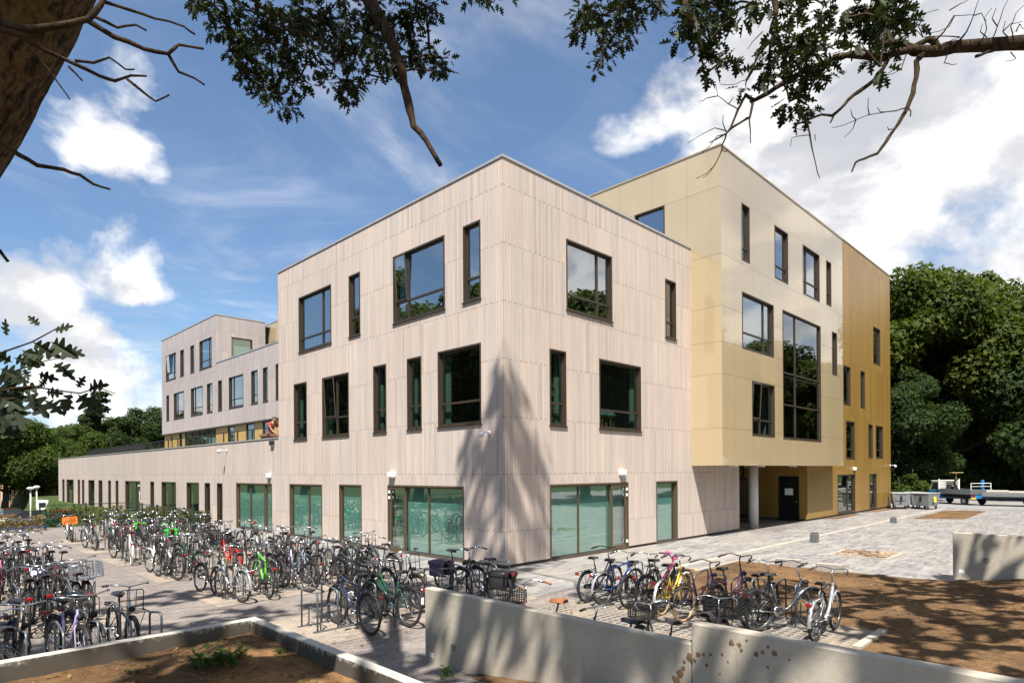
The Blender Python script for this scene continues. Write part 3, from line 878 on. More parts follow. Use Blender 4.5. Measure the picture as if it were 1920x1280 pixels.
def soil_mat(name, dark, light, leafy=.0):
    m, g, b = mat_new(name)
    tc = g.n('ShaderNodeTexCoord').outputs['Object']
    n1 = g.noise(tc, .9, 6, .65, .3); n2 = g.noise(tc, 7.0, 6, .7); n3 = g.noise(tc, 42.0, 4, .7)
    c = g.mix(g.ramp(n1, .35, .68), (*dark, 1), (*light, 1))
    c = g.vm('SCALE', c, None, g.ramp(n2, .25, .75, .66, 1.28, False))
    c = g.vm('SCALE', c, None, g.ramp(n3, .25, .75, .62, 1.35, False))
    vo = g.n('ShaderNodeTexVoronoi'); vo.inputs['Scale'].default_value = 9.0; g.t.links.new(tc, vo.inputs['Vector'])
    c = g.mix(g.m('MULTIPLY', g.ramp(vo.outputs['Distance'], .16, .08), .5), c, (.40, .32, .22, 1))
    vo2 = g.n('ShaderNodeTexVoronoi'); vo2.inputs['Scale'].default_value = 14.0; g.t.links.new(tc, vo2.inputs['Vector'])
    c = g.mix(g.m('MULTIPLY', g.ramp(vo2.outputs['Distance'], .18, .1), .6), c, (.035, .022, .014, 1))
    if leafy: c = g.mix(g.ramp(g.noise(tc, 2.2, 6, .7), .60, .72, 0, leafy), c, (.05, .075, .022, 1))
    g.t.links.new(c, b.inputs['Base Color'])
    b.inputs['Roughness'].default_value = .95; b.inputs['Specular IOR Level'].default_value = .1
    bp = g.n('ShaderNodeBump'); bp.inputs['Strength'].default_value = .9; bp.inputs['Distance'].default_value = .05
    g.put(bp.inputs['Height'], g.m('ADD', n2, g.m('MULTIPLY', n3, .5)))
    g.t.links.new(bp.outputs[0], b.inputs['Normal'])
    return m
soil_m = soil_mat('brown_soil', (.092, .056, .031), (.195, .114, .056))
soil_bed_m = soil_mat('planter_soil', (.095, .055, .028), (.26, .145, .062), .5)
grass_m = soil_mat('rough_grass', (.03, .05, .016), (.07, .09, .03), .6)
asphalt_m = plain('asphalt', (.055, .055, .056), .9, var=.3, vscale=1.5)

def concrete_mat(name, base, mud=0.0, moss=0.0):
    m, g, b = mat_new(name)
    tc = g.n('ShaderNodeTexCoord').outputs['Object']
    n1 = g.noise(tc, 1.3, 6, .65, .2); n2 = g.noise(tc, 14.0, 5, .65); n3 = g.noise(tc, 90.0, 2, .6)
    px, py, pz = g.sep(tc)
    n4 = g.noise(g.xyz(g.m('MULTIPLY', px, 7.0), g.m('MULTIPLY', py, 7.0), g.m('MULTIPLY', pz, .6)), 1.0, 5, .6)
    c = g.vm('SCALE', base, None, g.ramp(n1, .3, .7, .84, 1.12, False))
    c = g.vm('SCALE', c, None, g.ramp(n2, .25, .75, .92, 1.08, False))
    c = g.vm('SCALE', c, None, g.ramp(n3, .25, .75, .95, 1.05, False))
    c = g.mix(g.ramp(n4, .55, .78, 0, .28), c, (.19, .175, .15, 1))
    vo = g.n('ShaderNodeTexVoronoi'); vo.inputs['Scale'].default_value = 26.0; g.t.links.new(tc, vo.inputs['Vector'])
    c = g.mix(g.m('MULTIPLY', g.ramp(vo.outputs['Distance'], .09, .04), .5), c, (.12, .11, .10, 1))
    if mud:
        v2 = g.n('ShaderNodeTexVoronoi'); v2.inputs['Scale'].default_value = 5.5
        g.put(v2.inputs['Vector'], g.vm('ADD', tc, g.vm('SCALE', g.xyz(n2, n1, n2), None, .25)))
        keep = g.m('MULTIPLY', g.m('GREATER_THAN', g.noise(tc, 1.4, 2, .5), .50), g.ramp(g.m('ABSOLUTE', g.m('ADD', py, 10.25)), 1.5, .6))
        c = g.mix(g.m('MULTIPLY', g.m('MULTIPLY', g.ramp(v2.outputs['Distance'], .36, .26), keep), mud), c, (.21, .115, .05, 1))
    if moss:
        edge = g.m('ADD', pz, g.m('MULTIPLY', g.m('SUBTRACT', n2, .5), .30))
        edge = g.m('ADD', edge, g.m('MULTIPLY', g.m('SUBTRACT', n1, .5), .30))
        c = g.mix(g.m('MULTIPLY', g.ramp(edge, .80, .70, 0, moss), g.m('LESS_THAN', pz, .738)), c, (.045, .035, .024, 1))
    g.t.links.new(c, b.inputs['Base Color'])
    b.inputs['Roughness'].default_value = .82; b.inputs['Specular IOR Level'].default_value = .25
    bp = g.n('ShaderNodeBump'); bp.inputs['Strength'].default_value = .35; bp.inputs['Distance'].default_value = .01
    g.put(bp.inputs['Height'], g.m('ADD', n2, g.m('MULTIPLY', n3, .4)))
    g.t.links.new(bp.outputs[0], b.inputs['Normal'])
    return m
concrete_m = concrete_mat('cast_concrete', (.375, .335, .27))
concrete_mud = concrete_mat('muddy_concrete', (.36, .335, .285), mud=.8)
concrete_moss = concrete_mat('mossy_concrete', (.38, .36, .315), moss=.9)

def ground_h(x, y):
    d = sstep(28.6, 33.5, y)*(1-sstep(-.9, -.15, x))
    return -.03-2.0*d
gx = [-600, -250, -120, -70, -45, -32, -24]+lin(-20, -2, 9)+[-1, -.6, -.2, 0, 4, 12, 24, 40, 60, 90, 160, 300, 700]
gy = [-500, -200, -90, -50, -30, -20, -10, 0, 10, 20]+lin(26, 36, 10)+[42, 50, 60, 70, 85, 110, 170, 300, 700]
tag(gridmesh('ground', gx, gy, ground_h, grass_m), kind='structure')
mb = MB()
mb.face([(-40, -24, 0), (.2, -24, 0), (.2, 27.6, 0), (-40, 27.6, 0)])
tag(mb.build('brick_paving', brown_brick), kind='structure')
mb = MB()
for x0, x1, y0, y1 in ((-2.2, .2, .2, 23), (-2.4, 72, -3.35, .2), (-.45, 6.0, -4.2, -3.55), (6.0, 72, -40, -3.55), (22.6, 72, .2, 1)):
    z = .005
    mb.face([(x0, y0, z), (x1, y0, z), (x1, y1, z), (x0, y1, z)])
tag(mb.build('plaza_paving', plaza_m), kind='structure')
pale_kerb = concrete_mat('pale_kerb', (.33, .295, .25))
mb = MB()
mb.box(-.45, 72, -3.55, -3.35, -.05, .012)
mb.box(-.45, 6.08, -4.3, -4.2, -.05, .03); mb.box(6.0, 6.1, -30, -4.3, -.05, .03)
mb.box(-2.4, -2.2, .2, 23, -.05, .010)
tag(mb.build('kerb_strip', pale_kerb), kind='structure')
ROWS = [-2.4, 1.9, 6.1, 10.2, 14.4, 18.5]
mb = MB()
for y0 in ROWS:
    mb.face([(-7.75, y0-1.15, .006), (-2.4, y0-1.15, .006), (-2.4, y0+1.15, .006), (-7.75, y0+1.15, .006)])
    mb.face([(-30, y0-1.15, .006), (-9.45, y0-1.15, .006), (-9.45, y0+1.15, .006), (-30, y0+1.15, .006)])
tag(mb.build('parking_bay_paving', sand_brick), kind='structure')
mb = MB(); mb.face([(-3.4, -9.78, .007), (-.45, -9.78, .007), (-.45, -4.2, .007), (-3.4, -4.2, .007)])
def paver_mat():
    m, g, b = mat_new('open_grid_pavers')
    tc = g.n('ShaderNodeTexCoord').outputs['Object']
    ch = g.n('ShaderNodeTexVoronoi'); ch.inputs['Scale'].default_value = 6.5; ch.inputs['Randomness'].default_value = .12
    g.t.links.new(tc, ch.inputs['Vector'])
    n2 = g.noise(tc, 5.0, 5, .6); n3 = g.noise(tc, 50.0, 3, .6)
    hole = g.ramp(g.m('ADD', ch.outputs['Distance'], g.m('MULTIPLY', g.m('SUBTRACT', n3, .5), .12)), .36, .27)
    c = g.mix(hole, (.20, .18, .16, 1), (.075, .056, .04, 1))
    c = g.mix(g.ramp(g.noise(tc, .55, 4, .6), .46, .60, 0, .85), c, (.27, .22, .16, 1))
    c = g.vm('SCALE', c, None, g.ramp(n2, .25, .75, .82, 1.15, False))
    c = g.vm('SCALE', c, None, g.ramp(n3, .25, .75, .85, 1.15, False))
    g.t.links.new(c, b.inputs['Base Color']); b.inputs['Roughness'].default_value = .9
    bp = g.n('ShaderNodeBump'); bp.inputs['Strength'].default_value = .8; bp.inputs['Distance'].default_value = .03
    g.put(bp.inputs['Height'], g.m('SUBTRACT', g.m('MULTIPLY', n3, .3), hole)); g.t.links.new(bp.outputs[0], b.inputs['Normal'])
    return m
tag(mb.build('open_grid_paving', paver_mat()), kind='structure')
mb = MB(); mb.box(-1.9, -.42, -9.92, -9.79, -.05, .06)
tag(mb.build('bay_kerb', concrete_m), kind='structure')
mb = MB(); mb.face([(15.0, -1.75, .009), (22.4, -.55, .009), (22.62, 6, .009), (15.25, 6, .009), (15.25, .1, .009)])
tag(mb.build('entrance_paving', brick_mat('entrance_bricks', (.14, .125, .115), (.19, .17, .155), (.07, .06, .05), wear=.2)), kind='structure')

# soil bed by the plaza, with its mound
def soil_h(x, y):
    h = .03+.5*sstep(-9.5, -15, y)*sstep(0, 6.5, x)+.25*sstep(-10.0, -14, y)
    h += .12*fbm(x*.9, y*.9, 4, 3)+.05*fbm(x*4, y*4, 3, 9)
    return h*min(1, max(.0, min(x+.40, 5.98-x, -4.32-y)*2.2+.15)) if y > -9.3 else h*min(1, max(0, (x+.40)*2.2+.15))
tag(gridmesh('soil_bed', lin(-.40, 6.6, 56), lin(-26, -4.31, 130), lambda x, y: soil_h(x, y) if (x < 6.0 or y < -9.66) else -.06, soil_m), kind='structure')
tag(gridmesh('soil_bank', lin(-6.8, -.42, 30), lin(-26, -9.93, 60), lambda x, y: .02+.4*sstep(-10.2, -15, y)+.12*fbm(x*.9, y*.9, 4, 3)*min(1, (-9.93-y)*2), soil_m), kind='structure')
mb = MB(); 
for q in (((28.2, -4.1), (29.6, -6.3), (38.5, -6.1), (37.4, -4.0)), ((24.5, -.47), (30.5, -.47), (30.2, -.95), (25.5, -1.05)), ((31.5, -.47), (40, -.47), (41.5, -1.5), (34, -1.0))):
    mb.face([(x, y, .014) for x, y in q])
tag(mb.build('soil_patch', soil_m), kind='structure')
mb = MB(); mb.face([(40.5, 0, .016), (40.5, -34, .016), (120, -34, .016), (120, 0, .016)])
tag(mb.build('service_road', plain('grey_road', (.20, .195, .19), .85, var=.2, vscale=1.2)), kind='structure')

# the foreground bed that the camera stands in
def bed_h(x, y):
    d = min(-4.0-y, -9.01-x)
    h = .53+.66*sstep(.0, 7.5, d)
    h += .20*fbm(x*.8+5, y*.8, 4, 21)*min(1, d*1.2+.2)+.06*fbm(x*4, y*4, 3, 30)+.10*math.exp(-((x+9.6)**2*2.5+(y+4.8)**2*1.2))
    return h
tag(gridmesh('planter_soil', lin(-22, -9.0, 110), lin(-22, -3.99, 150), bed_h, soil_bed_m), kind='structure')
pl = empty('planter_wall', (0, 0, 0))
tag(pl, 'low concrete wall turning a corner round the foreground soil bed', 'planter wall')
mb = MB(); mb.bevbox(-26, -9.01, -4.0, -3.87, -.1, .75, .012); mb.build('wall', concrete_moss, pl)
mb = MB(); mb.bevbox(-9.01, -8.88, -17, -3.87, -.1, .75, .012); mb.build('wall', concrete_moss, pl)
def path_h(x, y): return .004+.34*sstep(-5.6, -9.5, y)
tag(gridmesh('path', [-8.88, -8.2, -7.5, -6.9], lin(-17, -4.2, 24), path_h, brown_brick), kind='structure')
tag(gridmesh('soil_edge', lin(-7.35, -6.94, 6), lin(-17, -6.6, 60), lambda x, y: path_h(x, y)-.03+.055*sstep(-7.4, -6.95, x+.25*fbm(x*2, y*1.4, 3, 5)), soil_m), kind='structure')
def retaining(label, x, y0, y1, z, m, marks=()):
    t = empty('retaining_wall', (x, y1, 0)); tag(t, label, 'retaining wall', 'precast concrete walls')
    mb = MB(); mb.bevbox(0, .15, y0-y1, 0, -.3, z, .012); mb.build('slab', m, t)
    for kind, yy, zz, r in marks:
        mb = MB()
        if kind == 'hole':
            mb.lathe([(r, 0), (r, .006), (r*.6, .007), (r*.55, .001)], 20, (-.002, yy-y1, zz), Matrix.Rotation(-pi/2, 4, 'Y')); mb.build('lifting_hole_cover', plain('grey_grout', (.20, .19, .165), .9) if 'grey_grout' not in MATS else MATS['grey_grout'], t)
        else:
            mb.box(-.003, .001, yy-y1-r, yy-y1+r, zz-r*.75, zz+r*.75); mb.build('paper_tag', paper_m, t)
    return t
retaining('long concrete wall in front of the bicycles, lower of the two beside the path', -6.95, -9.785, -5.38, 1.10, concrete_m, (('hole', -6.05, .33, .055), ('tag', -5.55, .12, .05)))
retaining('taller mud-spattered concrete wall at the bottom right corner', -6.94, -17, -9.79, 1.31, concrete_m)
retaining('concrete wall standing between the soil mound and the silver plaza', 6.66, -24, -9.66, 1.20, concrete_m, (('hole', -10.35, .55, .07), ('tag', -9.85, .22, .06)))

def mud(parent, x, pts, seed):
    r = random.Random(seed); mb = MB(); mb.smooth = True
    for y, z, s in pts:
        n = 12; V = [(x-.004, y, z)]; ph = r.uniform(0, 6)
        ring = [s*.8*(1+.14*sin(3*a+ph)+r.uniform(-.16, .16)) for a in [2*pi*k/n for k in range(n)]]
        for f_, d in ((.6, -.0035), (1.0, -.0008)):
            V += [(x+d, y+ring[k]*f_*cos(2*pi*k/n), z+ring[k]*f_*1.15*sin(2*pi*k/n)) for k in range(n)]
        F = [(0, 1+k, 1+(k+1) % n) for k in range(n)]+[(1+k, 1+n+k, 1+n+(k+1) % n, 1+(k+1) % n) for k in range(n)]
        mb.faces(V, F)
    mb.build('mud_splash', plain('dried_mud', (.15, .088, .045), .95) if 'dried_mud' not in MATS else MATS['dried_mud'], parent)
walls = [o for o in col.objects if o.name.startswith('retaining_wall')]
def on_wall(L, x):
    out = []
    for px, py, rr_ in L:
        p = on_plane(px, py, 0, x); out.append((p.y, p.z, rr_))
    return out
W1 = on_wall([(1293, 1232, .045), (1281, 1252, .03), (1275, 1262, .05), (1268, 1275, .055), (1283, 1240, .022), (1262, 1268, .018)], -6.95)
mud(walls[0], 0, [(a+5.38, b, c) for a, b, c in W1], 5)
W2 = on_wall([(1309, 1226, .03), (1319, 1226, .02), (1332, 1226, .02), (1372, 1205, .035), (1386, 1208, .03), (1390, 1218, .022), (1400, 1200, .015), (1354, 1226, .018), (1325, 1246, .022), (1418, 1226, .03), (1430, 1222, .02), (1440, 1212, .018), (1452, 1224, .03), (1303, 1238, .02), (1365, 1240, .014), (1440, 1250, .016), (1480, 1236, .014), (1350, 1262, .012)], -6.94)
mud(walls[1], 0, [(a+9.79, b, c) for a, b, c in W2], 6)

# small things on the plaza
def bollard(x, y, label, h=.34):
    t = empty('bollard', (x, y, .005)); tag(t, label, 'bollard', 'short posts on the plaza')
    mb = MB(); mb.bevbox(-.13, .13, -.13, .13, 0, h, .015); mb.build('post', grey_steel, t)
    mb = MB(); mb.tube([(.13, 0, .22), (.20, .02, .24), (.24, .03, .12), (.22, .03, .01)], .012, 6); mb.build('cable', white_plastic, t)
    mb = MB(); mb.bevbox(-.10, .10, -.10, .10, h, h+.03, .01); mb.build('cap', black_metal, t)
bollard(12.79, -4.16, 'short square post with a loose cable on the silver plaza')
bollard(24.45, -4.07, 'small dark square post farther back on the plaza', .26)
bollard(43.2, -11.0, 'low grey post near the right edge of the plaza', .3)
for (px, py), lb in (((1478, 1063), 'pale concrete block on the soil edge nearer the bicycles'), ((1556, 1073), 'pale concrete block on the soil edge nearer the concrete wall')):
    c = at(px, py)
    t = empty('concrete_block', (c.x, c.y, .02), (0, 0, radians(-86))); tag(t, lb, 'concrete block', 'concrete blocks on the soil edge')
    mb = MB(); mb.bevbox(-.33, .33, -.09, .09, 0, .23, .012)
    mb.build('block', pale_kerb, t)
pit = empty('tree_pit', (10.3, -6.65, 0)); tag(pit, 'square pit in the plaza paving edged in concrete and full of rubble', 'tree pit')
mb = MB()
for a in ((-1.0, 1.0, .78, .9), (-1.0, 1.0, -.9, -.78), (-1.0, -.88, -.78, .78), (.88, 1.0, -.78, .78)): mb.box(*a, .0, .03)
mb.build('edging', pale_kerb, pit)
mb = MB()
mb.face([(-.88, -.78, .011), (.88, -.78, .011), (.88, .78, .011), (-.88, .78, .011)])
for k in range(60):
    x, y, s = R_.uniform(-.8, .8), R_.uniform(-.7, .7), R_.uniform(.04, .11)
    mb.bevbox(-s, s, -s*.7, s*.7, -s*.3, s*.55, s*.3, Matrix.Translation((x, y, .02)) @ Matrix.Rotation(R_.uniform(0, 6), 4, 'Z') @ Matrix.Rotation(R_.uniform(-.5, .5), 4, 'X'))
mb.build('rubble', soil_mat('rubble', (.14, .10, .07), (.40, .30, .21)), pit)

# ------------------------------------------------------------------ bicycles
def torus(mb, c, R, r, n=28, m=6):
    V = []; F = []
    for i in range(n):
        a = 2*pi*i/n
        for k in range(m):
            t = 2*pi*k/m
            rr = R+r*cos(t)
            V.append((c[0]+rr*cos(a), c[1]+r*sin(t), c[2]+rr*sin(a)))
    for i in range(n):
        for k in range(m):
            F.append((i*m+k, i*m+(k+1) % m, ((i+1) % n)*m+(k+1) % m, ((i+1) % n)*m+k))
    mb.faces(V, F)
WR = .335
REAR, FRONT = Vector((-.54, 0, WR+.015)), Vector((.57, 0, WR+.015))
paints = {}
def paint(name, c, metal=.0, rough=.25):
    paints[name] = plain('paint_'+name, c, rough, metal, coat=.4, var=.05)
for nme, c in dict(black=(.014, .014, .015), grey=(.13, .135, .14), silver=(.42, .43, .44), white=(.68, .68, .66), red=(.50, .012, .012), green=(.10, .52, .02), dark_green=(.012, .06, .035),
                   blue=(.02, .07, .30), teal=(.05, .33, .38), yellow=(.62, .42, .02), lilac=(.30, .25, .42), purple=(.045, .018, .055), brown=(.12, .05, .025), navy=(.015, .025, .07), cream=(.58, .50, .36), pink=(.62, .10, .22), pale_blue=(.28, .42, .55)).items():
    paint(nme, c, .5 if nme in ('silver', 'grey') else 0)

BM = {}
def reg(key, mb, mats): BM[key] = mb.mesh(key, mats)
def arc(c, r, a0, a1, n): return [(c[0]+r*cos(a0+(a1-a0)*i/n), c[1], c[2]+r*sin(a0+(a1-a0)*i/n)) for i in range(n+1)]
def stays(mb, seat):
    for s in (-1, 1):
        mb.tube([(-.09, .03*s, .30), REAR+Vector((.02, .055*s, 0))], .010, 5)
        mb.tube([(seat[0], .02*s, seat[2]), REAR+Vector((0, .055*s, 0))], .008, 5)
def fork(mb, crown):
    for s in (-1, 1):
        mb.tube([crown+Vector((0, .025*s, .0)), crown+Vector((.02, .05*s, -.05)), FRONT+Vector((-.05, .055*s, .10)), FRONT+Vector((0, .055*s, 0))], [.013, .013, .011, .009], 5)
HT, HB = Vector((.345, 0, .90)), Vector((.405, 0, .71))
for key in ('diamond', 'step', 'swan', 'city'):
    mb = MB(); mb.smooth = True
    mb.tube([HT, HB], .020, 7)
    bb = Vector((-.08, 0, .30)); st = Vector((-.235, 0, .80))
    mb.tube([bb, st], .019, 6)
    if key == 'diamond':
        mb.tube([HT-Vector((-.01, 0, .05)), st+Vector((.01, 0, -.04))], .019, 6); mb.tube([HB+Vector((0, 0, .02)), bb], .022, 6); stays(mb, st-Vector((-.02, 0, .06)))
    elif key == 'step':
        mb.tube([HB+Vector((-.0, 0, .03)), (.20, 0, .43), (.08, 0, .335), bb], .022, 6)
        mb.tube([HT-Vector((-.01, 0, .05)), (.19, 0, .60), (.04, 0, .47), (-.08, 0, .43), (-.13, 0, .46)], .017, 6); stays(mb, st-Vector((-.03, 0, .10)))
    elif key == 'swan':
        mb.tube([HT-Vector((-.02, 0, .08)), (.30, 0, .66), (.21, 0, .47), (.09, 0, .36), bb], .030, 7); stays(mb, st-Vector((-.05, 0, .16)))
    else:
        mb.tube([HT-Vector((-.01, 0, .06)), (.10, 0, .545), (-.15, 0, .52)], .020, 6); mb.tube([HB+Vector((0, 0, .02)), bb], .025, 6); stays(mb, st-Vector((-.02, 0, .06)))
    fork(mb, HB-Vector((-.01, 0, .015)))
    reg('frame_'+key, mb, paints['black'])
for key, tm in (('black', black_rubber), ('tan', tan_rubber), ('white', white_rubber)):
    mb = MB(); mb.smooth = True; torus(mb, (0, 0, 0), WR-.008, .025, 32, 6); reg('wheel_'+key, mb, tm)
mb = MB(); mb.smooth = True
torus(mb, (0, 0, 0), WR-.038, .010, 28, 4)
mb.tube([(0, -.045, 0), (0, .045, 0)], .022, 7)
for k in range(22):
    a = 2*pi*k/22; s = (-1) ** k
    mb.tube([(.02*cos(a+.8*s), .03*s, .02*sin(a+.8*s)), ((WR-.04)*cos(a), 0, (WR-.04)*sin(a))], .0022, 3, False)
reg('rim', mb, plain('rim_steel', (.20, .20, .20), .35, .9))
def fender(c, a0, a1):
    mb = MB(); mb.smooth = True
    V = []; F = []; n = 18; prof = ((-.030, -.012), (-.018, .006), (0, .010), (.018, .006), (.030, -.012))
    for i in range(n+1):
        a = a0+(a1-a0)*i/n
        for y, d in prof:
            r = WR+.028+d
            V.append((c.x+r*cos(a), y, c.z+r*sin(a)))
    m = len(prof)
    for i in range(n):
        for k in range(m-1): F.append((i*m+k, i*m+k+1, (i+1)*m+k+1, (i+1)*m+k))
    mb.faces(V, F)
    for s in (-1, 1):
        a = a1-.12
        mb.tube([c+Vector((0, .05*s, 0)), c+Vector(((WR+.03)*cos(a), .02*s, (WR+.03)*sin(a)))], .003, 3)
    return mb
reg('mudguard_rear', fender(REAR, radians(15), radians(188)), black_plastic)
reg('mudguard_front', fender(FRONT, radians(35), radians(150)), black_plastic)
for key in ('swept', 'flat', 'high'):
    mb = MB(); mb.smooth = True
    top = {'swept': 1.06, 'flat': 1.03, 'high': 1.13}[key]
    mb.tube([HT-Vector((0, 0, .02)), HT+Vector((-.03, 0, .07)), (.305, 0, top-.03)], .013, 6)
    mb.tube([(.305, 0, top-.03), (.36, 0, top)], .014, 6)
    if key == 'flat':
        P = [(.30, -.31, top+.01), (.35, -.16, top+.01), (.37, 0, top), (.35, .16, top+.01), (.30, .31, top+.01)]; G = [((.30, .21, top+.01), (.29, .33, top+.01))]
        gl = [((.335, s*.20, top+.01), (.297, s*.315, top+.01)) for s in (-1, 1)]
    else:
        P = []
        half = [(.36, 0, top), (.385, .08, top+.015), (.365, .19, top+.035), (.27, .265, top+.03), (.15, .295, top+.005)]
        P = [(x, -y, z) for x, y, z in reversed(half)]+half[1:]
        gl = [((.20, s*.284, top+.015), (.075, s*.305, top-.01)) for s in (-1, 1)]
    mb.tube(P, .0115, 6)
    for s in (-1, 1): mb.tube([(P[1][0]+.02, s*abs(P[1][1])*.96, P[1][2]-.01), (P[1][0]-.06, s*(abs(P[1][1])+.02), P[1][2]-.035)], .006, 4)
    reg('handlebar_'+key, mb, chrome)
    for j, (a, b) in enumerate(gl):
        mb = MB(); mb.smooth = True; mb.tube([a, b], .0175, 7); reg('grip_%s%d' % (key, j), mb, black_rubber)
mb = MB(); mb.smooth = True
def saddle_mesh():
    mb = MB(); mb.smooth = True
    secs = [(-.40, .075, 1.0), (-.37, .10, 1.012), (-.31, .105, 1.008), (-.24, .07, .995), (-.17, .035, .99), (-.12, .022, .985)]
    V = []; F = []
    for x, w, z in secs:
        for t in (-1, -.6, 0, .6, 1):
            V.append((x, w*t, z-(.045 if abs(t) == 1 else .012*abs(t))))
    for i in range(len(secs)-1):
        for k in range(4): F.append((i*5+k, i*5+k+1, (i+1)*5+k+1, (i+1)*5+k))
    F.append((0, 1, 2, 3, 4)); F.append(tuple(range(29, 24, -1)))
    mb.faces(V, F)
    for k in (0, 4): pass
    mb.faces([(x, w*.9*t, z-.05) for x, w, z in secs for t in (-1, 1)], [(2*i, 2*i+1, 2*i+3, 2*i+2) for i in range(5)])
    for s in (-1, 1): mb.tube([(-.36, .03*s, .95), (-.27, .025*s, .93), (-.17, .01*s, .955)], .005, 4)
    mb.tube([(-.235, 0, .78), (-.275, 0, .94)], .0125, 6)
    return mb
reg('saddle', saddle_mesh(), black_leather)
mb = MB(); mb.smooth = True
for s in (-1, 1):
    mb.tube([(-.27, .06*s, .72), (-.90, .06*s, .715)], .006, 4)
    mb.tube([REAR+Vector((0, .065*s, 0)), (-.80, .06*s, .715)], .005, 4); mb.tube([REAR+Vector((0, .065*s, 0)), (-.45, .06*s, .718)], .005, 4)
for x in (-.30, -.45, -.60, -.75, -.90): mb.tube([(x, -.06, .718), (x, .06, .718)], .005, 4)
reg('rear_rack', mb, black_metal)
mb = MB(); mb.smooth = True
V = [(-.58, .052, .385), (-.59, .052, .33), (-.50, .052, .30), (-.02, .052, .235), (.03, .052, .265), (.03, .052, .34), (-.02, .052, .375), (-.48, .052, .40)]
mb.prism([(x, z) for x, _, z in V], .048, .068)
reg('chain_guard', mb, black_plastic)
mb = MB(); mb.smooth = True
for s in (-1, 1):
    d = Vector((.15*cos(-.9), 0, .15*sin(-.9)))*s
    b = Vector((-.08, .075*s, .30))
    mb.tube([b, b+d+Vector((0, .02*s, 0))], .009, 4)
    p = b+d
    mb.bevbox(p.x-.045, p.x+.045, p.y, p.y+.09*s, p.z-.012, p.z+.012, .006)
mb.tube([(-.08, -.08, .30), (-.08, .08, .30)], .012, 5)
mb.lathe([(.085, -.003), (.085, .003)], 18, (-.08, .05, .30), Matrix.Rotation(pi/2, 4, 'X'))
reg('crankset', mb, chrome)
mb = MB(); mb.smooth = True
mb.lathe([(.018, -.05), (.042, -.01), (.045, .03)], 10, (.46, 0, .80), Matrix.Rotation(pi/2, 4, 'Y')); reg('headlight', mb, black_plastic)
mb = MB(); mb.bevbox(-.935, -.905, -.05, .05, .655, .715, .012); reg('tail_light', mb, red_lens)
mb = MB(); mb.bevbox(-.918, -.905, -.028, .028, .44, .56, .006); reg('reflector', mb, white_paint)
mb = MB(); mb.smooth = True; mb.tube([(-.30, .07, .30), (-.36, .16, .02)], .009, 5); mb.tube([(-.36, .16, .02), (-.40, .18, .008)], .011, 5); reg('kickstand', mb, black_metal)
def crate_mesh(x0, x1, w, z0, z1, bars=5, t=.012):
    mb = MB()
    mb.box(x0, x1, -w, w, z0, z0+t)
    n = bars
    for k in range(n+1):
        z = z0+(z1-z0)*k/n
        h = t if k not in (n,) else t*1.8
        mb.box(x0, x1, -w-t, -w, z, z+h); mb.box(x0, x1, w, w+t, z, z+h); mb.box(x0-t, x0, -w-t, w+t, z, z+h); mb.box(x1, x1+t, -w-t, w+t, z, z+h)
    for k in range(9):
        y = -w+2*w*k/8
        mb.box(x0-t*.9, x0-.001, y-.006, y+.006, z0, z1); mb.box(x1+.001, x1+t*.9, y-.006, y+.006, z0, z1)
        x = x0+(x1-x0)*k/8
        mb.box(x-.006, x+.006, -w-t*.9, -w-.001, z0, z1); mb.box(x-.006, x+.006, w+.001, w+t*.9, z0, z1)
    return mb
reg('crate', crate_mesh(.40, .80, .24, .78, 1.06), black_plastic)
reg('wire_basket', crate_mesh(.43, .70, .16, .82, 1.03, 6, .006), black_metal)
mb = MB(); mb.smooth = True
for y in (-.16, .16): mb.tube([(.45, y, .76), (.45, y, 1.06), (.47, y*.8, 1.09), (.47, 0, 1.09)], .008, 5)
for x in (.45, .56, .67, .78): mb.tube([(x, -.17, .79), (x, .17, .79)], .006, 4)
for y in (-.17, 0, .17): mb.tube([(.43, y, .785), (.80, y, .785)], .008, 4)
mb.tube([(.45, -.16, .93), (.45, .16, .93)], .007, 4); mb.tube([(.45, -.06, .80), (.45, -.06, 1.085)], .006, 4); mb.tube([(.45, .06, .80), (.45, .06, 1.085)], .006, 4)
mb.tube([(.50, .06, .35), (.70, .12, .785)], .006, 4); mb.tube([(.50, -.06, .35), (.70, -.12, .785)], .006, 4)
reg('front_rack', mb, black_metal)
for s, k in ((-1, 'a'), (1, 'b')):
    mb = MB(); mb.smooth = True
    mb.bevbox(-.86, -.42, .085*s, .22*s, .36, .70, .035)
    mb.bevbox(-.87, -.41, .075*s, .235*s, .62, .73, .02)
    reg('pannier_'+k, mb, black_leather)
mb = MB(); mb.smooth = True
mb.bevbox(-.86, -.42, -.09, .09, .728, .742, .006)
reg('pannier_top', mb, black_leather)
mb = MB(); mb.smooth = True
rr = random.Random(3)
for k in range(16):
    t = k/15; a = Vector((.36, .22-.44*t, 1.0+.05*sin(t*9)))
    if k > 9: a = Vector((.36-(k-9)*.055, 0, .88-(k-9)*.05))
    for q in range(5):
        an = 2*pi*q/5
        mb.ball(a+Vector((.02+.01*rr.random(), .028*cos(an), .028*sin(an))), .02, .022, .022, 6, 4)
reg('flower_garland', mb, paints['pink'])
mb = MB(); mb.smooth = True
mb.bevbox(.33, .36, -.19, .19, 1.10, 1.42, .03); reg('windscreen', mb, glass_dark)
mb = MB(); mb.smooth = True; mb.bevbox(-.84, -.46, -.12, .12, .74, .93, .05); reg('bag', mb, black_leather)

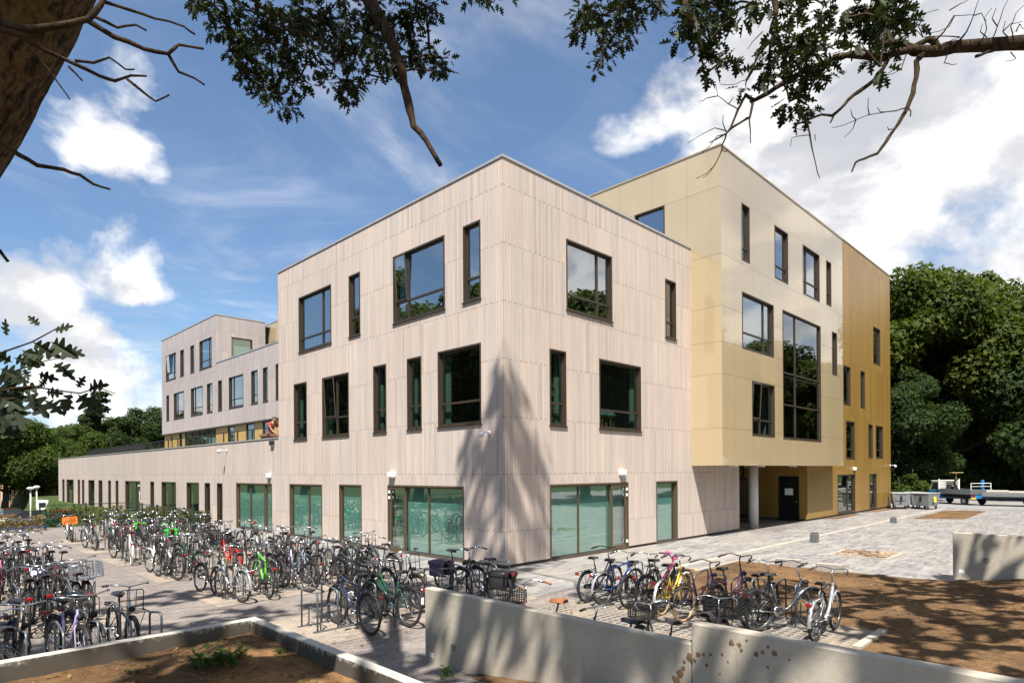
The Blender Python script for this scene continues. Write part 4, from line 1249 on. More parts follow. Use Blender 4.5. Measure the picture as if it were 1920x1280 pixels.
BIKE_N = 0
def bike(x, y, head, color='black', frame='step', label='', group=None, bar='swept', tyre='black', saddle=None, extras=(), lean=0.0, guard=True, rack=True, z=.008, steer=0.0, mud=None, seat_up=0.0, rim=True, cat='bicycle'):
    """a bicycle whose middle stands at x,y and whose front looks along head (radians)"""
    global BIKE_N; BIKE_N += 1
    t = empty('bicycle', (x, y, z), (lean, 0, head)); t.scale = (rr.uniform(.95, 1.04),)*3
    tag(t, label, cat, group)
    def part(name, key, mt=None, loc=None, rot=None, parent=None):
        o = place(name, BM[key], parent or t, loc, rot)
        if mt is not None:
            o.material_slots[0].link = 'OBJECT'; o.material_slots[0].material = mt
        return o
    part('frame', 'frame_'+frame, paints[color])
    for c in (REAR, FRONT):
        w = part('wheel', 'wheel_'+tyre, None, c, (0, rr.uniform(0, 6), 0))
        part('rim', 'rim', None, (0, 0, 0), None, w)
    if mud != 'none':
        mm = paints[mud] if mud else None
        part('mudguard', 'mudguard_rear', mm); part('mudguard', 'mudguard_front', mm)
    h = part('handlebar', 'handlebar_'+bar, black_metal if color in ('purple', 'navy') else None)
    for j in (0, 1): part('grip', 'grip_%s%d' % (bar, j), brown_leather if saddle is brown_leather else None, None, None, h)
    part('saddle', 'saddle', saddle, (0, 0, seat_up))
    if rack: part('rear_rack', 'rear_rack', chrome if color in ('silver', 'white', 'blue') else None); part('tail_light', 'tail_light')
    if guard: part('chain_guard', 'chain_guard', paints[color] if color in ('silver', 'white', 'yellow', 'cream') else None)
    part('crankset', 'crankset'); part('headlight', 'headlight')
    for e in extras:
        mt = None
        if isinstance(e, tuple): e, mt = e
        if e == 'kickstand': part('kickstand', 'kickstand')
        elif e == 'panniers':
            for q in ('pannier_a', 'pannier_b'): part('pannier', q, mt)
            part('pannier_strap', 'pannier_top', mt)
        elif e == 'crate': part('front_crate', 'crate', mt); part('front_rack', 'front_rack')
        elif e == 'basket': part('front_basket', 'wire_basket', mt)
        else: part(e, e, mt)
    return t

# ------------------------------------------------------------------ bicycle racks
hoop_tall = MB(); hoop_tall.smooth = True
hoop_tall.tube([(0, -.30, .02), (0, -.30, .70), (0, -.27, .745), (0, -.20, .76), (0, .20, .70), (0, .27, .68), (0, .30, .63), (0, .30, .02)], .0165, 6)
hoop_low = MB(); hoop_low.smooth = True
hoop_low.tube([(0, -.24, .02), (0, -.24, .32), (0, -.20, .36), (0, .16, .36), (0, .20, .32), (0, .20, .02)], .0125, 6)
grip_loop = MB(); grip_loop.smooth = True
grip_loop.tube([(0, -.10, .02), (0, -.10, .20), (0, -.06, .24), (0, .06, .24), (0, .10, .20), (0, .10, .02)], .009, 5)
HT_M = hoop_tall.mesh('tall_hoop', grey_steel); HL_M = hoop_low.mesh('low_hoop', grey_steel); GL_M = grip_loop.mesh('wheel_loop', grey_steel)
def rack_row(x0, n, y, label, dx=.40, rot=0.0, loc=None):
    t = empty('bicycle_rack', loc or (x0, y, .008), (0, 0, rot)); tag(t, label, 'bicycle rack', 'bicycle racks in rows')
    L = dx*(n-1)
    mb = MB()
    for yy in (-.30, .30): mb.box(-.12, L+.12, yy-.03, yy+.03, 0, .018) if dx > 0 else mb.box(L-.12, .12, yy-.03, yy+.03, 0, .018)
    mb.build('base_rail', grey_steel, t)
    for k in range(n):
        place('tall_hoop', HT_M, t, (k*dx-.045, 0, 0), (0, 0, pi if k % 2 else 0))
        place('low_hoop', HL_M, t, (k*dx+.045, 0, 0), (0, 0, pi if k % 2 else 0))
    return t
ORD = ['first', 'second', 'third', 'fourth', 'fifth', 'sixth', 'seventh', 'eighth', 'ninth', 'tenth', 'eleventh', 'twelfth', 'thirteenth', 'fourteenth']
RN = ['nearest', 'second', 'third', 'fourth', 'fifth', 'farthest']
for i, y0 in enumerate(ROWS):
    rack_row(-7.25, 13, y0, 'grey steel bicycle rack of tall hoops, %s row between lane and building' % RN[i])
for i, y0 in enumerate(ROWS[:4]):
    rack_row(-9.75, 12 if i else 10, y0, 'grey steel bicycle rack of tall hoops, %s row left of the lane' % RN[i], dx=-.40)
rack_row(0, 12, 0, 'grey steel bicycle rack along the edge of the brown soil bed', loc=(-.85, -9.0, .012), rot=pi/2)

# ------------------------------------------------------------------ the parked bicycles
orange_p = plain('orange_plastic', (.72, .22, .03), .45)
grey_p = plain('grey_plastic_crate', (.20, .21, .23), .45)
green_p = plain('green_fabric', (.03, .36, .03), .7)
purple_p = plain('purple_fabric', (.10, .06, .11), .7)
lav_p = plain('lavender_fabric', (.40, .36, .56), .7)
P = {
 'k': ('black bicycle', dict(color='black', frame='step')),
 'K': ('black diamond-frame bicycle', dict(color='black', frame='diamond', bar='flat')),
 's': ('silver bicycle', dict(color='silver', frame='city', bar='high')),
 'S': ('silver step-through bicycle', dict(color='silver', frame='swan', bar='high', mud='silver')),
 'g': ('grey bicycle', dict(color='grey', frame='city')),
 'w': ('white bicycle', dict(color='white', frame='step', bar='high', mud='white')),
 'W': ('white bicycle with pale tyres', dict(color='white', frame='swan', bar='high', tyre='white', mud='white', extras=('kickstand',))),
 'b': ('blue bicycle', dict(color='blue', frame='city')),
 'n': ('navy bicycle', dict(color='navy', frame='diamond')),
 'd': ('dark green bicycle', dict(color='dark_green', frame='step')),
 'D': ('deep-green bicycle with white reflector', dict(color='dark_green', frame='city', extras=('kickstand', 'reflector'))),
 'p': ('purple bicycle', dict(color='purple', frame='swan')),
 't': ('teal bicycle', dict(color='teal', frame='step')),
 'r': ('red bicycle with black crate', dict(color='red', frame='swan', mud='red', tyre='tan', extras=('crate',))),
 'R': ('red bicycle', dict(color='red', frame='step')),
 'G': ('bright green bicycle', dict(color='green', frame='diamond', mud='none', bar='flat')),
 'V': ('silver bicycle with green panniers', dict(color='silver', frame='step', bar='high', extras=(('panniers', green_p),))),
 'l': ('lilac bicycle', dict(color='lilac', frame='swan')),
 'c': ('cream bicycle', dict(color='cream', frame='step', tyre='white')),
 'P': ('black bicycle with black panniers', dict(color='black', frame='step', bar='high', extras=('panniers',))),
 'U': ('black bicycle with purple panniers', dict(color='black', frame='step', extras=(('panniers', purple_p),))),
 'o': ('black bicycle with brown saddle', dict(color='black', frame='step', saddle=brown_leather)),
 'B': ('black bicycle with wire basket', dict(color='black', frame='step', extras=('basket',))),
 'C': ('black bicycle with front rack', dict(color='black', frame='step', bar='high', extras=('front_rack',))),
 'm': ('pale blue bicycle', dict(color='pale_blue', frame='step', bar='high')),
 'M': ('pink bicycle', dict(color='pink', frame='step')),
 'O': ('white bicycle with orange crate', dict(color='white', frame='swan', bar='high', mud='white', saddle=plain('orange_leather', (.50, .15, .02), .5), extras=(('crate', orange_p), ('bag', plain('orange_bag', (.55, .16, .03), .6))))),
 'Y': ('grey bicycle with grey crate', dict(color='grey', frame='swan', bar='high', extras=(('crate', grey_p),))),
 'L': ('black bicycle with lavender bag', dict(color='black', frame='city', extras=(('bag', lav_p),))),
 'T': ('blue bicycle with tan saddle', dict(color='pale_blue', frame='step', saddle=tan_leather)),
 'F': ('silver bicycle with front rack', dict(color='silver', frame='swan', bar='high', extras=('front_rack',))),
}
rb = random.Random(11)
def fill(y0, rowname, near, far, x0=-7.25, dx=.40):
    for side, s in (('near', near), ('far', far)):
        n = 0
        for k, ch in enumerate(s):
            if ch == '.': continue
            adj, kw = P[ch]; kw = dict(kw)
            sg = 1 if side == 'near' else -1
            off = .50+rb.uniform(-.06, .10)
            if k % 2: off += .05
            lab = '%s, %s from lane, %s side of %s' % (adj, ORD[n], side, rowname)
            n += 1
            kw.setdefault('seat_up', rb.uniform(-.05, .06))
            kw.setdefault('guard', (k*7+int(y0)) % 3 == 0)
            bike(x0+k*dx+rb.uniform(-.05, .05)+(.07 if k % 2 else -.07), y0-sg*off, sg*pi/2+rb.uniform(-.17, .17), label=lab, group='bicycles parked in the racks', lean=rb.uniform(-.10, .10), **kw)
fill(ROWS[0], 'nearest rack right of lane', '.n.D.....P', '...Kk.C...U')
fill(ROWS[1], 'second rack right of lane', 'S.G.p.k.k.g', 'k..kKmk.kdC')
fill(ROWS[2], 'third rack right of lane', 'kD..r...k.k', 'w.k..k.s.k')
fill(ROWS[3], 'fourth rack right of lane', 'W.k..g...o', 'k..k...kg')
fill(ROWS[4], 'fifth rack right of lane', '.d..g.V..k', 's..R.kgV..s')
fill(ROWS[5], 'farthest rack right of lane', '.k.wMkV..k', 'O..sbk.gs..g')
fill(ROWS[0], 'nearest rack left of lane', '.....kkdk.', '.FklkgkKdk', -9.75, -.40)
fill(ROWS[1], 'second rack left of lane', '.gkkt.kkdkkg', 'YkL.kgd.gkdk', -9.75, -.40)
fill(ROWS[2], 'third rack left of lane', 'kgkMkRkgkdsk', 'kkk.g.gkkk.k', -9.75, -.40)
fill(ROWS[3], 'fourth rack left of lane', 'kgswkgkk', 'wsk.gkdk', -9.75, -.40)
# against the soil bed, front wheels in the rack that runs along its edge
GB = 'bicycles beside the soil bed'
def side_bike(y, head, label, dx=0.0, **kw): bike(-1.38+dx, y, head, label=label, group=GB, **kw)
side_bike(-9.22, radians(2), 'silver bicycle with a teal stripe, nearest the bottom right wall', color='silver', frame='swan', bar='high', mud='silver', extras=('kickstand',), lean=.03)
side_bike(-8.55, radians(-32), 'grey thick-framed bicycle with its wheel turned towards the wall', -.05, color='grey', frame='swan', bar='high', mud='grey', lean=-.03)
side_bike(-8.15, radians(5), 'black upright bicycle beside the grey thick-framed one', color='black', frame='swan', bar='high')
side_bike(-7.55, radians(-4), 'dark purple bicycle with a red tail lamp by the soil', color='purple', frame='step', bar='high')
side_bike(-7.05, radians(-8), 'purple bicycle with tan tyres and a tan saddle', -.25, color='purple', frame='step', tyre='tan', saddle=tan_leather, rack=True)
side_bike(-6.35, radians(6), 'yellow and white bicycle with white mudguards', -.05, color='yellow', frame='step', tyre='tan', mud='white', bar='swept')
side_bike(-6.0, radians(-5), 'dark bicycle with pink flowers wound round its handlebar', .12, color='black', frame='city', bar='flat', extras=('flower_garland',))
side_bike(-5.55, radians(3), 'black bicycle standing between the blue and yellow ones', color='black', frame='step')
side_bike(-5.05, radians(-4), 'bright blue bicycle with a silver rear rack', -.12, color='blue', frame='diamond', bar='swept', mud='silver')
side_bike(-4.6, radians(3), 'dark blue bicycle with a wire pannier rack, farthest from the wall', -.15, color='navy', frame='city', bar='high')
GW_ = 'bicycles behind the long concrete wall'
bike(-5.92, -6.85, radians(95), label='bicycle with brown grips and a brown saddle behind the wall', group=GW_, color='brown', frame='step', bar='high', saddle=brown_leather, extras=('basket',))
bike(-6.10, -8.25, radians(84), label='black flat-barred bicycle half hidden behind the long wall', group=GW_, color='black', frame='diamond', bar='flat')
bike(-5.55, -8.60, radians(60), label='black bicycle with a wire basket close behind the wall', group=GW_, color='black', frame='step', bar='swept', extras=('basket',))
bike(-4.75, -8.90, radians(12), label='black bicycle with a large black crate behind the wall', group=GW_, color='black', frame='step', bar='swept', extras=('crate', 'front_rack'))

# ------------------------------------------------------------------ small fittings on the walls
def camera_dome(f, u, z, label, arm=.32):
    t = empty('security_camera', f.p(u, 0, z)); tag(t, label, 'security camera', 'white cameras on the walls')
    def q(du, n, dz): return f.p(u+du, n, z+dz)-t.location
    mb = MB(); mb.smooth = True
    mb.tube([q(0, .0, .02), q(0, .03, .02)], .07, 10); mb.tube([q(0, .02, .02), q(0, arm, .05), q(0, arm+.02, -.02)], .022, 6)
    mb.build('bracket', white_plastic, t)
    mb = MB(); mb.smooth = True
    mb.lathe([(.03, .08), (.085, .05), (.09, -.03)], 12, q(0, arm+.02, -.04)); mb.build('housing', white_plastic, t)
    mb = MB(); mb.smooth = True
    mb.ball(q(0, arm+.02, -.075), .075, .075, .07, 12, 8); mb.build('dome', clear_lens, t)
def wall_lamp(f, u, z, label, dark=False):
    t = empty('wall_lamp', f.p(u, 0, z)); tag(t, label, 'wall lamp', 'lamps on the walls')
    def bx(mb, a, b, c, d, e, g): 
        p, q = f.p(u+a, c, z+e)-t.location, f.p(u+b, d, z+g)-t.location
        mb.bevbox(p.x, q.x, p.y, q.y, p.z, q.z, .015)
    mb = MB(); bx(mb, -.17, .17, .0, .13, -.02, .17); mb.build('housing', black_metal if dark else white_plastic, t)
    mb = MB(); bx(mb, -.14, .14, .01, .11, -.06, -.02); mb.build('diffuser', clear_lens, t)
camera_dome(FL, .62, 3.97, 'white camera on the timber wall just left of the corner')
p = on_plane(425, 845, 0, 0); camera_dome(FL, p.y, p.z, 'white camera high on the long low timber wing', .4)
camera_dome(FG, 38.9, 3.05, 'white camera on the far right edge of the gold wall')
p = on_plane(737, 893, 0, 0); wall_lamp(FL, p.y, p.z, 'white lamp above the glazed door on the bicycle side')
p = on_plane(506, 894, 0, 0); wall_lamp(FL, p.y, p.z, 'white lamp above the low window farther along the wing')
p = on_plane(1165, 889, 1, 0); wall_lamp(FR, p.x, p.z, 'white lamp above the glazed door on the plaza side')
p = on_plane(512, 833, 0, 0); wall_lamp(FL, p.y, p.z, 'dark floodlight under the terrace parapet', True)
wall_lamp(FG, 30.6, 2.78, 'white lamp above the glass door in the gold wall')

# ------------------------------------------------------------------ person on the terrace
skin = plain('skin', (.50, .30, .21), .55); hair_m = plain('grey_brown_hair', (.09, .065, .045), .8)
red_shirt = plain('red_shirt', (.55, .012, .02), .75); trousers = plain('dark_trousers', (.03, .033, .04), .8)
def skin_body(name, verts, edges, mats, parent, sub=2):
    me = bpy.data.meshes.new(name)
    me.from_pydata([v[:3] for v in verts], edges, [])
    me.materials.append(mats)
    o = place(name, me, parent)
    sk = o.modifiers.new('skin', 'SKIN'); ss = o.modifiers.new('smooth', 'SUBSURF'); ss.levels = sub; ss.render_levels = sub
    for i, v in enumerate(verts):
        d = me.skin_vertices[0].data[i]; d.radius = (v[3], v[4] if len(v) > 4 else v[3]); d.use_root = (i == 0)
    sk.use_smooth_shade = True
    return o
pp = on_plane(507, 800, 0, 1.15)
pers = empty('person', (1.15, pp.y, 3.95), (0, 0, radians(-75)))
tag(pers, 'person in a red shirt bending over a large plant pot on the terrace', 'person')
BV = [(0, 0, .92, .15, .12), (.02, 0, 1.10, .145, .11), (.10, 0, 1.28, .16, .115), (.19, 0, 1.42, .13, .10), (.25, 0, 1.50, .055), (.30, 0, 1.58, .085, .09), (.325, 0, 1.67, .08, .085),
      (.18, .19, 1.40, .062), (.30, .24, 1.16, .045), (.45, .20, .98, .036), (.52, .18, .94, .034),
      (.18, -.19, 1.40, .062), (.30, -.24, 1.16, .045), (.45, -.20, .98, .036), (.52, -.18, .94, .034),
      (-.01, .095, .84, .10), (.03, .10, .48, .066), (.0, .10, .09, .045), (.12, .11, .04, .042),
      (-.01, -.095, .84, .10), (.03, -.10, .48, .066), (.0, -.10, .09, .045), (.12, -.11, .04, .042)]
BE = [(0, 1), (1, 2), (2, 3), (3, 4), (4, 5), (5, 6), (3, 7), (7, 8), (8, 9), (9, 10), (3, 11), (11, 12), (12, 13), (13, 14), (0, 15), (15, 16), (16, 17), (17, 18), (0, 19), (19, 20), (20, 21), (21, 22)]
for s in (-1, 1):
    for f in range(4):
        b = len(BV); y = s*.18+(f-1.5)*.018
        BV.append((.575, y, .925, .0095)); BV.append((.60+.006*(f % 2), y, .89, .008)); BE += [(10 if s > 0 else 14, b), (b, b+1)]
    b = len(BV); BV.append((.535, s*.18-s*.045, .915, .010)); BE.append((10 if s > 0 else 14, b))
skin_body('body', BV, BE, skin, pers)
skin_body('shirt', [(.0, 0, .95, .165, .135), (.02, 0, 1.10, .16, .125), (.10, 0, 1.28, .172, .128), (.19, 0, 1.415, .14, .11), (.225, 0, 1.455, .075), (.18, .19, 1.40, .082), (.265, .23, 1.24, .066), (.18, -.19, 1.40, .082), (.265, -.23, 1.24, .066)],
          [(0, 1), (1, 2), (2, 3), (3, 4), (3, 5), (5, 6), (3, 7), (7, 8)], red_shirt, pers)
skin_body('trousers', [(-.005, 0, .95, .16, .13), (-.01, .095, .83, .115), (.03, .10, .48, .085), (.0, .10, .12, .072), (-.01, -.095, .83, .115), (.03, -.10, .48, .085), (.0, -.10, .12, .072)],
          [(0, 1), (1, 2), (2, 3), (0, 4), (4, 5), (5, 6)], trousers, pers)
mb = MB(); mb.smooth = True
mb.ball((.295, 0, 1.685), .105, .098, .085, 12, 8); mb.ball((.25, 0, 1.635), .075, .092, .085, 12, 8); mb.build('hair', hair_m, pers)
mb = MB(); mb.smooth = True
mb.ball((.408, 0, 1.625), .018, .013, .022, 6, 5)
for s in (-1, 1): mb.ball((.32, s*.083, 1.63), .016, .010, .028, 6, 5)
mb.build('nose_and_ears', skin, pers)
mb = MB()
for s in (-1, 1): mb.ball((.392, s*.032, 1.655), .006, .009, .005, 6, 4)
mb.box(.386, .394, -.022, .022, 1.578, 1.584)
mb.build('face_marks', plain('dark_face_marks', (.06, .03, .025), .5), pers)
pp = on_plane(508, 810, 0, .95)
pot = empty('plant_pot', (.95, pp.y, 3.95)); tag(pot, 'large square terracotta pot standing at the terrace railing', 'plant pot')
mb = MB(); V = []
for z, h in ((0, .26), (.72, .38), (.72, .42), (.82, .42), (.82, .35), (.70, .33)):
    V += [(-h, -h, z), (h, -h, z), (h, h, z), (-h, h, z)]
mb.faces(V, [(i*4+k, i*4+(k+1) % 4, i*4+4+(k+1) % 4, i*4+4+k) for i in range(5) for k in range(4)]); mb.build('pot', terracotta, pot)
mb = MB(); mb.box(-.33, .33, -.33, .33, .64, .71); mb.build('earth', soil_m, pot)

# ------------------------------------------------------------------ trees
def leaf_mat(name, c1, c2, trans=.40, rough=.62, spec=.16):
    m = bpy.data.materials.new(name); m.use_nodes = True
    t = m.node_tree
    for n in list(t.nodes): t.nodes.remove(n)
    g = NT(t)
    geo = g.n('ShaderNodeNewGeometry'); tc = g.n('ShaderNodeTexCoord').outputs['Object']
    k = geo.outputs['Random Per Island']
    c = g.mix(k, (*c1, 1), (*c2, 1))
    c = g.vm('SCALE', c, None, g.ramp(g.noise(tc, .45, 3, .5), .3, .7, .72, 1.25, False))
    b = g.n('ShaderNodeBsdfPrincipled'); g.t.links.new(c, b.inputs['Base Color']); b.inputs['Roughness'].default_value = rough; b.inputs['Specular IOR Level'].default_value = spec
    tr = g.n('ShaderNodeBsdfTranslucent'); g.put(tr.inputs[0], g.vm('MULTIPLY', c, (1.25, 1.35, .55)))
    mx = g.n('ShaderNodeMixShader'); mx.inputs[0].default_value = trans
    t.links.new(b.outputs[0], mx.inputs[1]); t.links.new(tr.outputs[0], mx.inputs[2])
    o = g.n('ShaderNodeOutputMaterial'); t.links.new(mx.outputs[0], o.inputs[0])
    return m
leaf_a = leaf_mat('leaves_mid_green', (.030, .058, .010), (.075, .105, .020))
leaf_b = leaf_mat('leaves_dark_green', (.016, .034, .010), (.042, .068, .016))
leaf_c = leaf_mat('leaves_olive_green', (.032, .052, .007), (.074, .092, .013))
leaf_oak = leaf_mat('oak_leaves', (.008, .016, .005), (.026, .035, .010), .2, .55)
leaf_dry = leaf_mat('dry_hedge_leaves', (.13, .095, .040), (.23, .165, .075), .2)
def bark(name, c1, c2, sc=6.0):
    m, g, b = mat_new(name)
    tc = g.n('ShaderNodeTexCoord').outputs['Object']
    n1 = g.noise(g.vm('MULTIPLY', tc, (1, 1, .28)), sc, 7, .68, .5); n2 = g.noise(tc, 1.4, 4, .6); n3 = g.noise(tc, 45, 3, .6)
    c = g.mix(g.ramp(n1, .36, .62), (*c1, 1), (*c2, 1))
    c = g.mix(g.ramp(n2, .52, .70, 0, .6), c, (c2[0]*.95, c2[1]*1.0, c2[2]*.5, 1))
    c = g.vm('SCALE', c, None, g.ramp(n3, .25, .75, .8, 1.2, False))
    g.t.links.new(c, b.inputs['Base Color']); b.inputs['Roughness'].default_value = .92; b.inputs['Specular IOR Level'].default_value = .15
    bp = g.n('ShaderNodeBump'); bp.inputs['Strength'].default_value = 1.0; bp.inputs['Distance'].default_value = .05
    g.put(bp.inputs['Height'], g.m('ADD', n1, g.m('MULTIPLY', n3, .15))); g.t.links.new(bp.outputs[0], b.inputs['Normal'])
    return m
bark_m = bark('oak_bark', (.008, .006, .004), (.115, .078, .038), 17)
bark_far = plain('tree_bark', (.07, .055, .04), .95, var=.4, vscale=3)
twig_m = bark('twig_bark', (.022, .014, .009), (.060, .040, .022), 14)

def crown_mesh(name, lobes, n, size, mat, seed, droop=.35):
    """leaf sprays over the outside of many lobes, each spray a small bent leaf-shaped fan"""
    r = random.Random(seed); V = []; F = []
    tot = sum(l[3]**2 for l in lobes)
    for cx, cy, cz, R in lobes:
        for _ in range(int(n*R*R/tot)):
            d = Vector((r.gauss(0, 1), r.gauss(0, 1), r.gauss(0, 1)+.25)).normalized()
            rad = R*(r.random()**.33)*(.82+.3*vnoise(d.x*3+cx, d.y*3+cy, seed)+.08*r.random())
            p = Vector((cx, cy, cz))+Vector((d.x, d.y, d.z*.82))*rad
            up = (d*.9+Vector((r.uniform(-1, 1), r.uniform(-1, 1), r.uniform(.0, 1.2)))).normalized()
            t = up.orthogonal().normalized(); t.rotate(Matrix.Rotation(r.uniform(0, 6.28), 3, up)); t.z -= droop*r.random()
            w = up.cross(t).normalized()
            s = size*r.uniform(.55, 1.3)
            b = len(V)
            V += [p, p+(t*.5+w*.34)*s-up*.06*s, p+t*1.0*s-up*.16*s, p+(t*.45-w*.36)*s-up*.04*s, p+(w*.55-t*.25)*s-up*.08*s, p+(-w*.5-t*.3)*s-up*.05*s]
            F += [(b, b+1, b+2, b+3), (b, b+4, b+1), (b, b+3, b+5)]
    me = bpy.data.meshes.new(name); me.from_pydata([tuple(v) for v in V], [], F); me.materials.append(mat); me.update()
    return me
def lobes_round(rx, h0, h1, k, seed, conic=False):
    r = random.Random(seed); out = []
    for i in range(k):
        t = (i+.5)/k; z = h0+(h1-h0)*t
        prof = .42+.58*(1-t)**.7 if conic else math.sqrt(max(.02, 1-(2*t-.85)**2*.95)) if t > .1 else .65
        m = max(1, int(1+5*prof))
        for j in range(m):
            a = r.uniform(0, 6.28); d = rx*prof*(r.uniform(.35, .92) if m > 1 else .15)
            out.append((d*cos(a), d*sin(a), z+r.uniform(-.5, .5), max(.5, rx*r.uniform(.20, .43)*(.45+.6*prof))))
    return out
def trunk_mesh(name, h, r0, seed, limbs=7, spread=3.0, mat=None, start=.3):
    r = random.Random(seed); mb = MB(); mb.smooth = True
    h *= .88; pts = [(0, 0, -.4), (0, 0, .3)]+[(r.uniform(-.12, .12)*k, r.uniform(-.12, .12)*k, h*k/6) for k in range(1, 7)]
    mb.tube(pts, [r0*1.5, r0*1.1]+[r0*(1-.14*k) for k in range(1, 7)], 9)
    for k in range(limbs):
        z = h*(start+(1-start)*k/limbs); a = r.uniform(0, 6.28); L = spread*r.uniform(.6, 1.0)*(1-.65*k/max(1, limbs))
        p = Vector((0, 0, z)); d = Vector((cos(a), sin(a), .5))
        mb.tube([p, p+d*L*.4, p+d*L*.75+Vector((0, 0, .3)), p+d*L+Vector((0, 0, .9))], [r0*.42, r0*.3, r0*.18, .02], 6)
    return mb.mesh(name, mat or bark_far)
TREES = {}
def variant(key, rx, h0, h1, k, n, size, mat, seed, conic=False, limbs=7, start=.25):
    lb = lobes_round(rx, h0, h1-rx*.25, k, seed, conic)
    TREES[key] = (crown_mesh('crown', lb, n, size, mat, seed), trunk_mesh('trunk', h1*.8, rx*.055+.08, seed+1, limbs, rx*.7, None, start), h1)
variant('broad', 5.2, 4.4, 14, 12, 60000, .205, leaf_c, 1)
variant('dark', 5.5, 2.2, 15, 10, 36000, .23, leaf_b, 2)
variant('mid', 4.6, 3.0, 12, 9, 34000, .20, leaf_a, 3)
variant('cone', 2.2, 1.5, 15, 12, 12000, .26, leaf_b, 4, True)
variant('shrub', 1.9, .3, 2.6, 4, 7000, .13, leaf_a, 5, limbs=4, start=.1)
TREE_N = 0
def tree(x, y, key, height, label, group=None, z=0.0, wide=1.0, name='tree', rz=None):
    global TREE_N; TREE_N += 1
    cm, tm, h1 = TREES[key]; s = height/h1
    t = empty(name, (x, y, z), (0, 0, rz if rz is not None else (TREE_N*2.39) % 6.28)); t.scale = (s*wide, s*wide, s)
    tag(t, label, 'shrub' if name == 'shrub' else 'tree', group)
    place('crown', cm, t); place('trunk', tm, t)
    return t
def tree_at(px, dep, key, top_py, label, group=None, z=0.0, wide=1.0, name='tree'):
    p = CAM+(ray(px, 882.5)*(dep/FPX))
    zt = deep(px, top_py-(26 if dep < 90 else 14), dep).z
    return tree(p.x, p.y, key, zt-z, label, group, z, wide, name)
GL_ = 'trees beyond the bicycle parking'
tree_at(8, 80, 'mid', 768, 'leafy green tree left of the wing, its crown above the lamp posts', GL_, -2.0, .95)
tree_at(-75, 76, 'broad', 752, 'olive green tree cut by the left edge of the picture', GL_, -2.0, .9)
tree_at(78, 86, 'mid', 812, 'green tree just left of the end of the timber wing', GL_, -2.0, .9)
tree_at(-20, 104, 'dark', 800, 'shaded tree far behind the parked cars', GL_, -2.0, 1.2)
tree_at(60, 112, 'mid', 822, 'low bushy tree behind the white van', GL_, -2.0, 1.2)
GB_ = 'trees behind the roof of the wing'
for px, dep, key, top, wide, lab in ((140, 100, 'mid', 795, 1.25, 'pale green tree showing over the left end of the wing roof'), (187, 104, 'cone', 742, 1.45, 'tall narrow poplar-like tree above the wing roof'), (215, 112, 'mid', 782, 1.3, 'rounded green tree right of the tall narrow one'),
                                  (252, 108, 'dark', 768, 1.15, 'dark round tree behind the terrace railing'), (292, 112, 'dark', 766, 1.15, 'dark tree touching the left edge of the upper block'), (165, 124, 'dark', 800, 1.4, 'dark tree low behind the narrow one'), (112, 90, 'mid', 822, 1.2, 'small light green tree beside the wing corner')):
    tree_at(px, dep, key, top, lab, GB_, -1.0, wide)
GR_ = 'trees right of the gold wall'
tree_at(1722, 60, 'broad', 500, 'tall leafy tree directly right of the gold wall', GR_, 0, .95)
tree_at(1795, 64, 'broad', 512, 'tall sunlit tree above the blue truck', GR_, 0, .85)
tree_at(1862, 72, 'mid', 535, 'thinner tree between the two tall ones and the right edge', GR_, 0, .9)
tree_at(1945, 54, 'dark', 545, 'dark tree cut by the right edge of the picture', GR_, 0, .85)
tree_at(1706, 54, 'dark', 700, 'lower branching tree behind the grey bins', GR_, 0, .9)
WD = 'trees deep in the dark wood'
for px, dep, top, lab in ((1690, 84, 560, 'dark woodland tree behind the gold corner'), (1750, 88, 600, 'dark woodland tree behind the bins'), (1815, 86, 590, 'dark woodland tree behind the cab of the truck'), (1880, 90, 580, 'dark woodland tree behind the bed of the truck'), (1950, 80, 560, 'dark woodland tree behind the trailer'),
                          (1780, 102, 600, 'farthest dark tree seen between the trunks above the bins'), (1850, 104, 600, 'farthest dark tree seen between the trunks above the truck'), (1925, 104, 600, 'farthest dark tree at the right edge')):
    tree_at(px, dep-13, 'dark', top+14, lab, WD, 0, 1.0)
for px, dep, top, lab in ((1700, 52, 905, 'small shrub behind the bins'), (1850, 62, 868, 'shrub behind the truck bed'), (1900, 60, 872, 'shrub behind the trailer'), (1762, 68, 880, 'shrub behind the truck cab')):
    tree_at(px, dep, 'shrub', top, lab, 'shrubs at the edge of the wood', 0, 1.0, 'shrub')
# woodland across the square and the car park: seen in the glass, casting the shade
for k, (x, y, key, h) in enumerate(((-25, 22, 'dark', 18), (-26, 29, 'broad', 21.5), (-24, 37, 'dark', 20.5), (-26, 45, 'broad', 22.5), (-25, 55, 'dark', 19.5), (-27, 67, 'broad', 20), (-26, 82, 'dark', 18), (-22, 6, 'mid', 13), (-27, 12, 'dark', 19),
                                     (29, -25, 'dark', 20), (37, -26, 'broad', 22.5), (46, -25, 'dark', 20.5), (55, -26, 'broad', 20), (63, -22, 'broad', 20), (72, -25, 'dark', 21), (81, -23, 'broad', 20), (91, -26, 'dark', 21), (22, -30, 'mid', 17), (14, -29, 'dark', 16), (101, -22, 'dark', 21))):
    tree(x, y, key, h, 'woodland tree reflected in the windows from across the %s' % ('car park' if x < 0 else 'plaza'), 'woodland trees reflected in the glass')

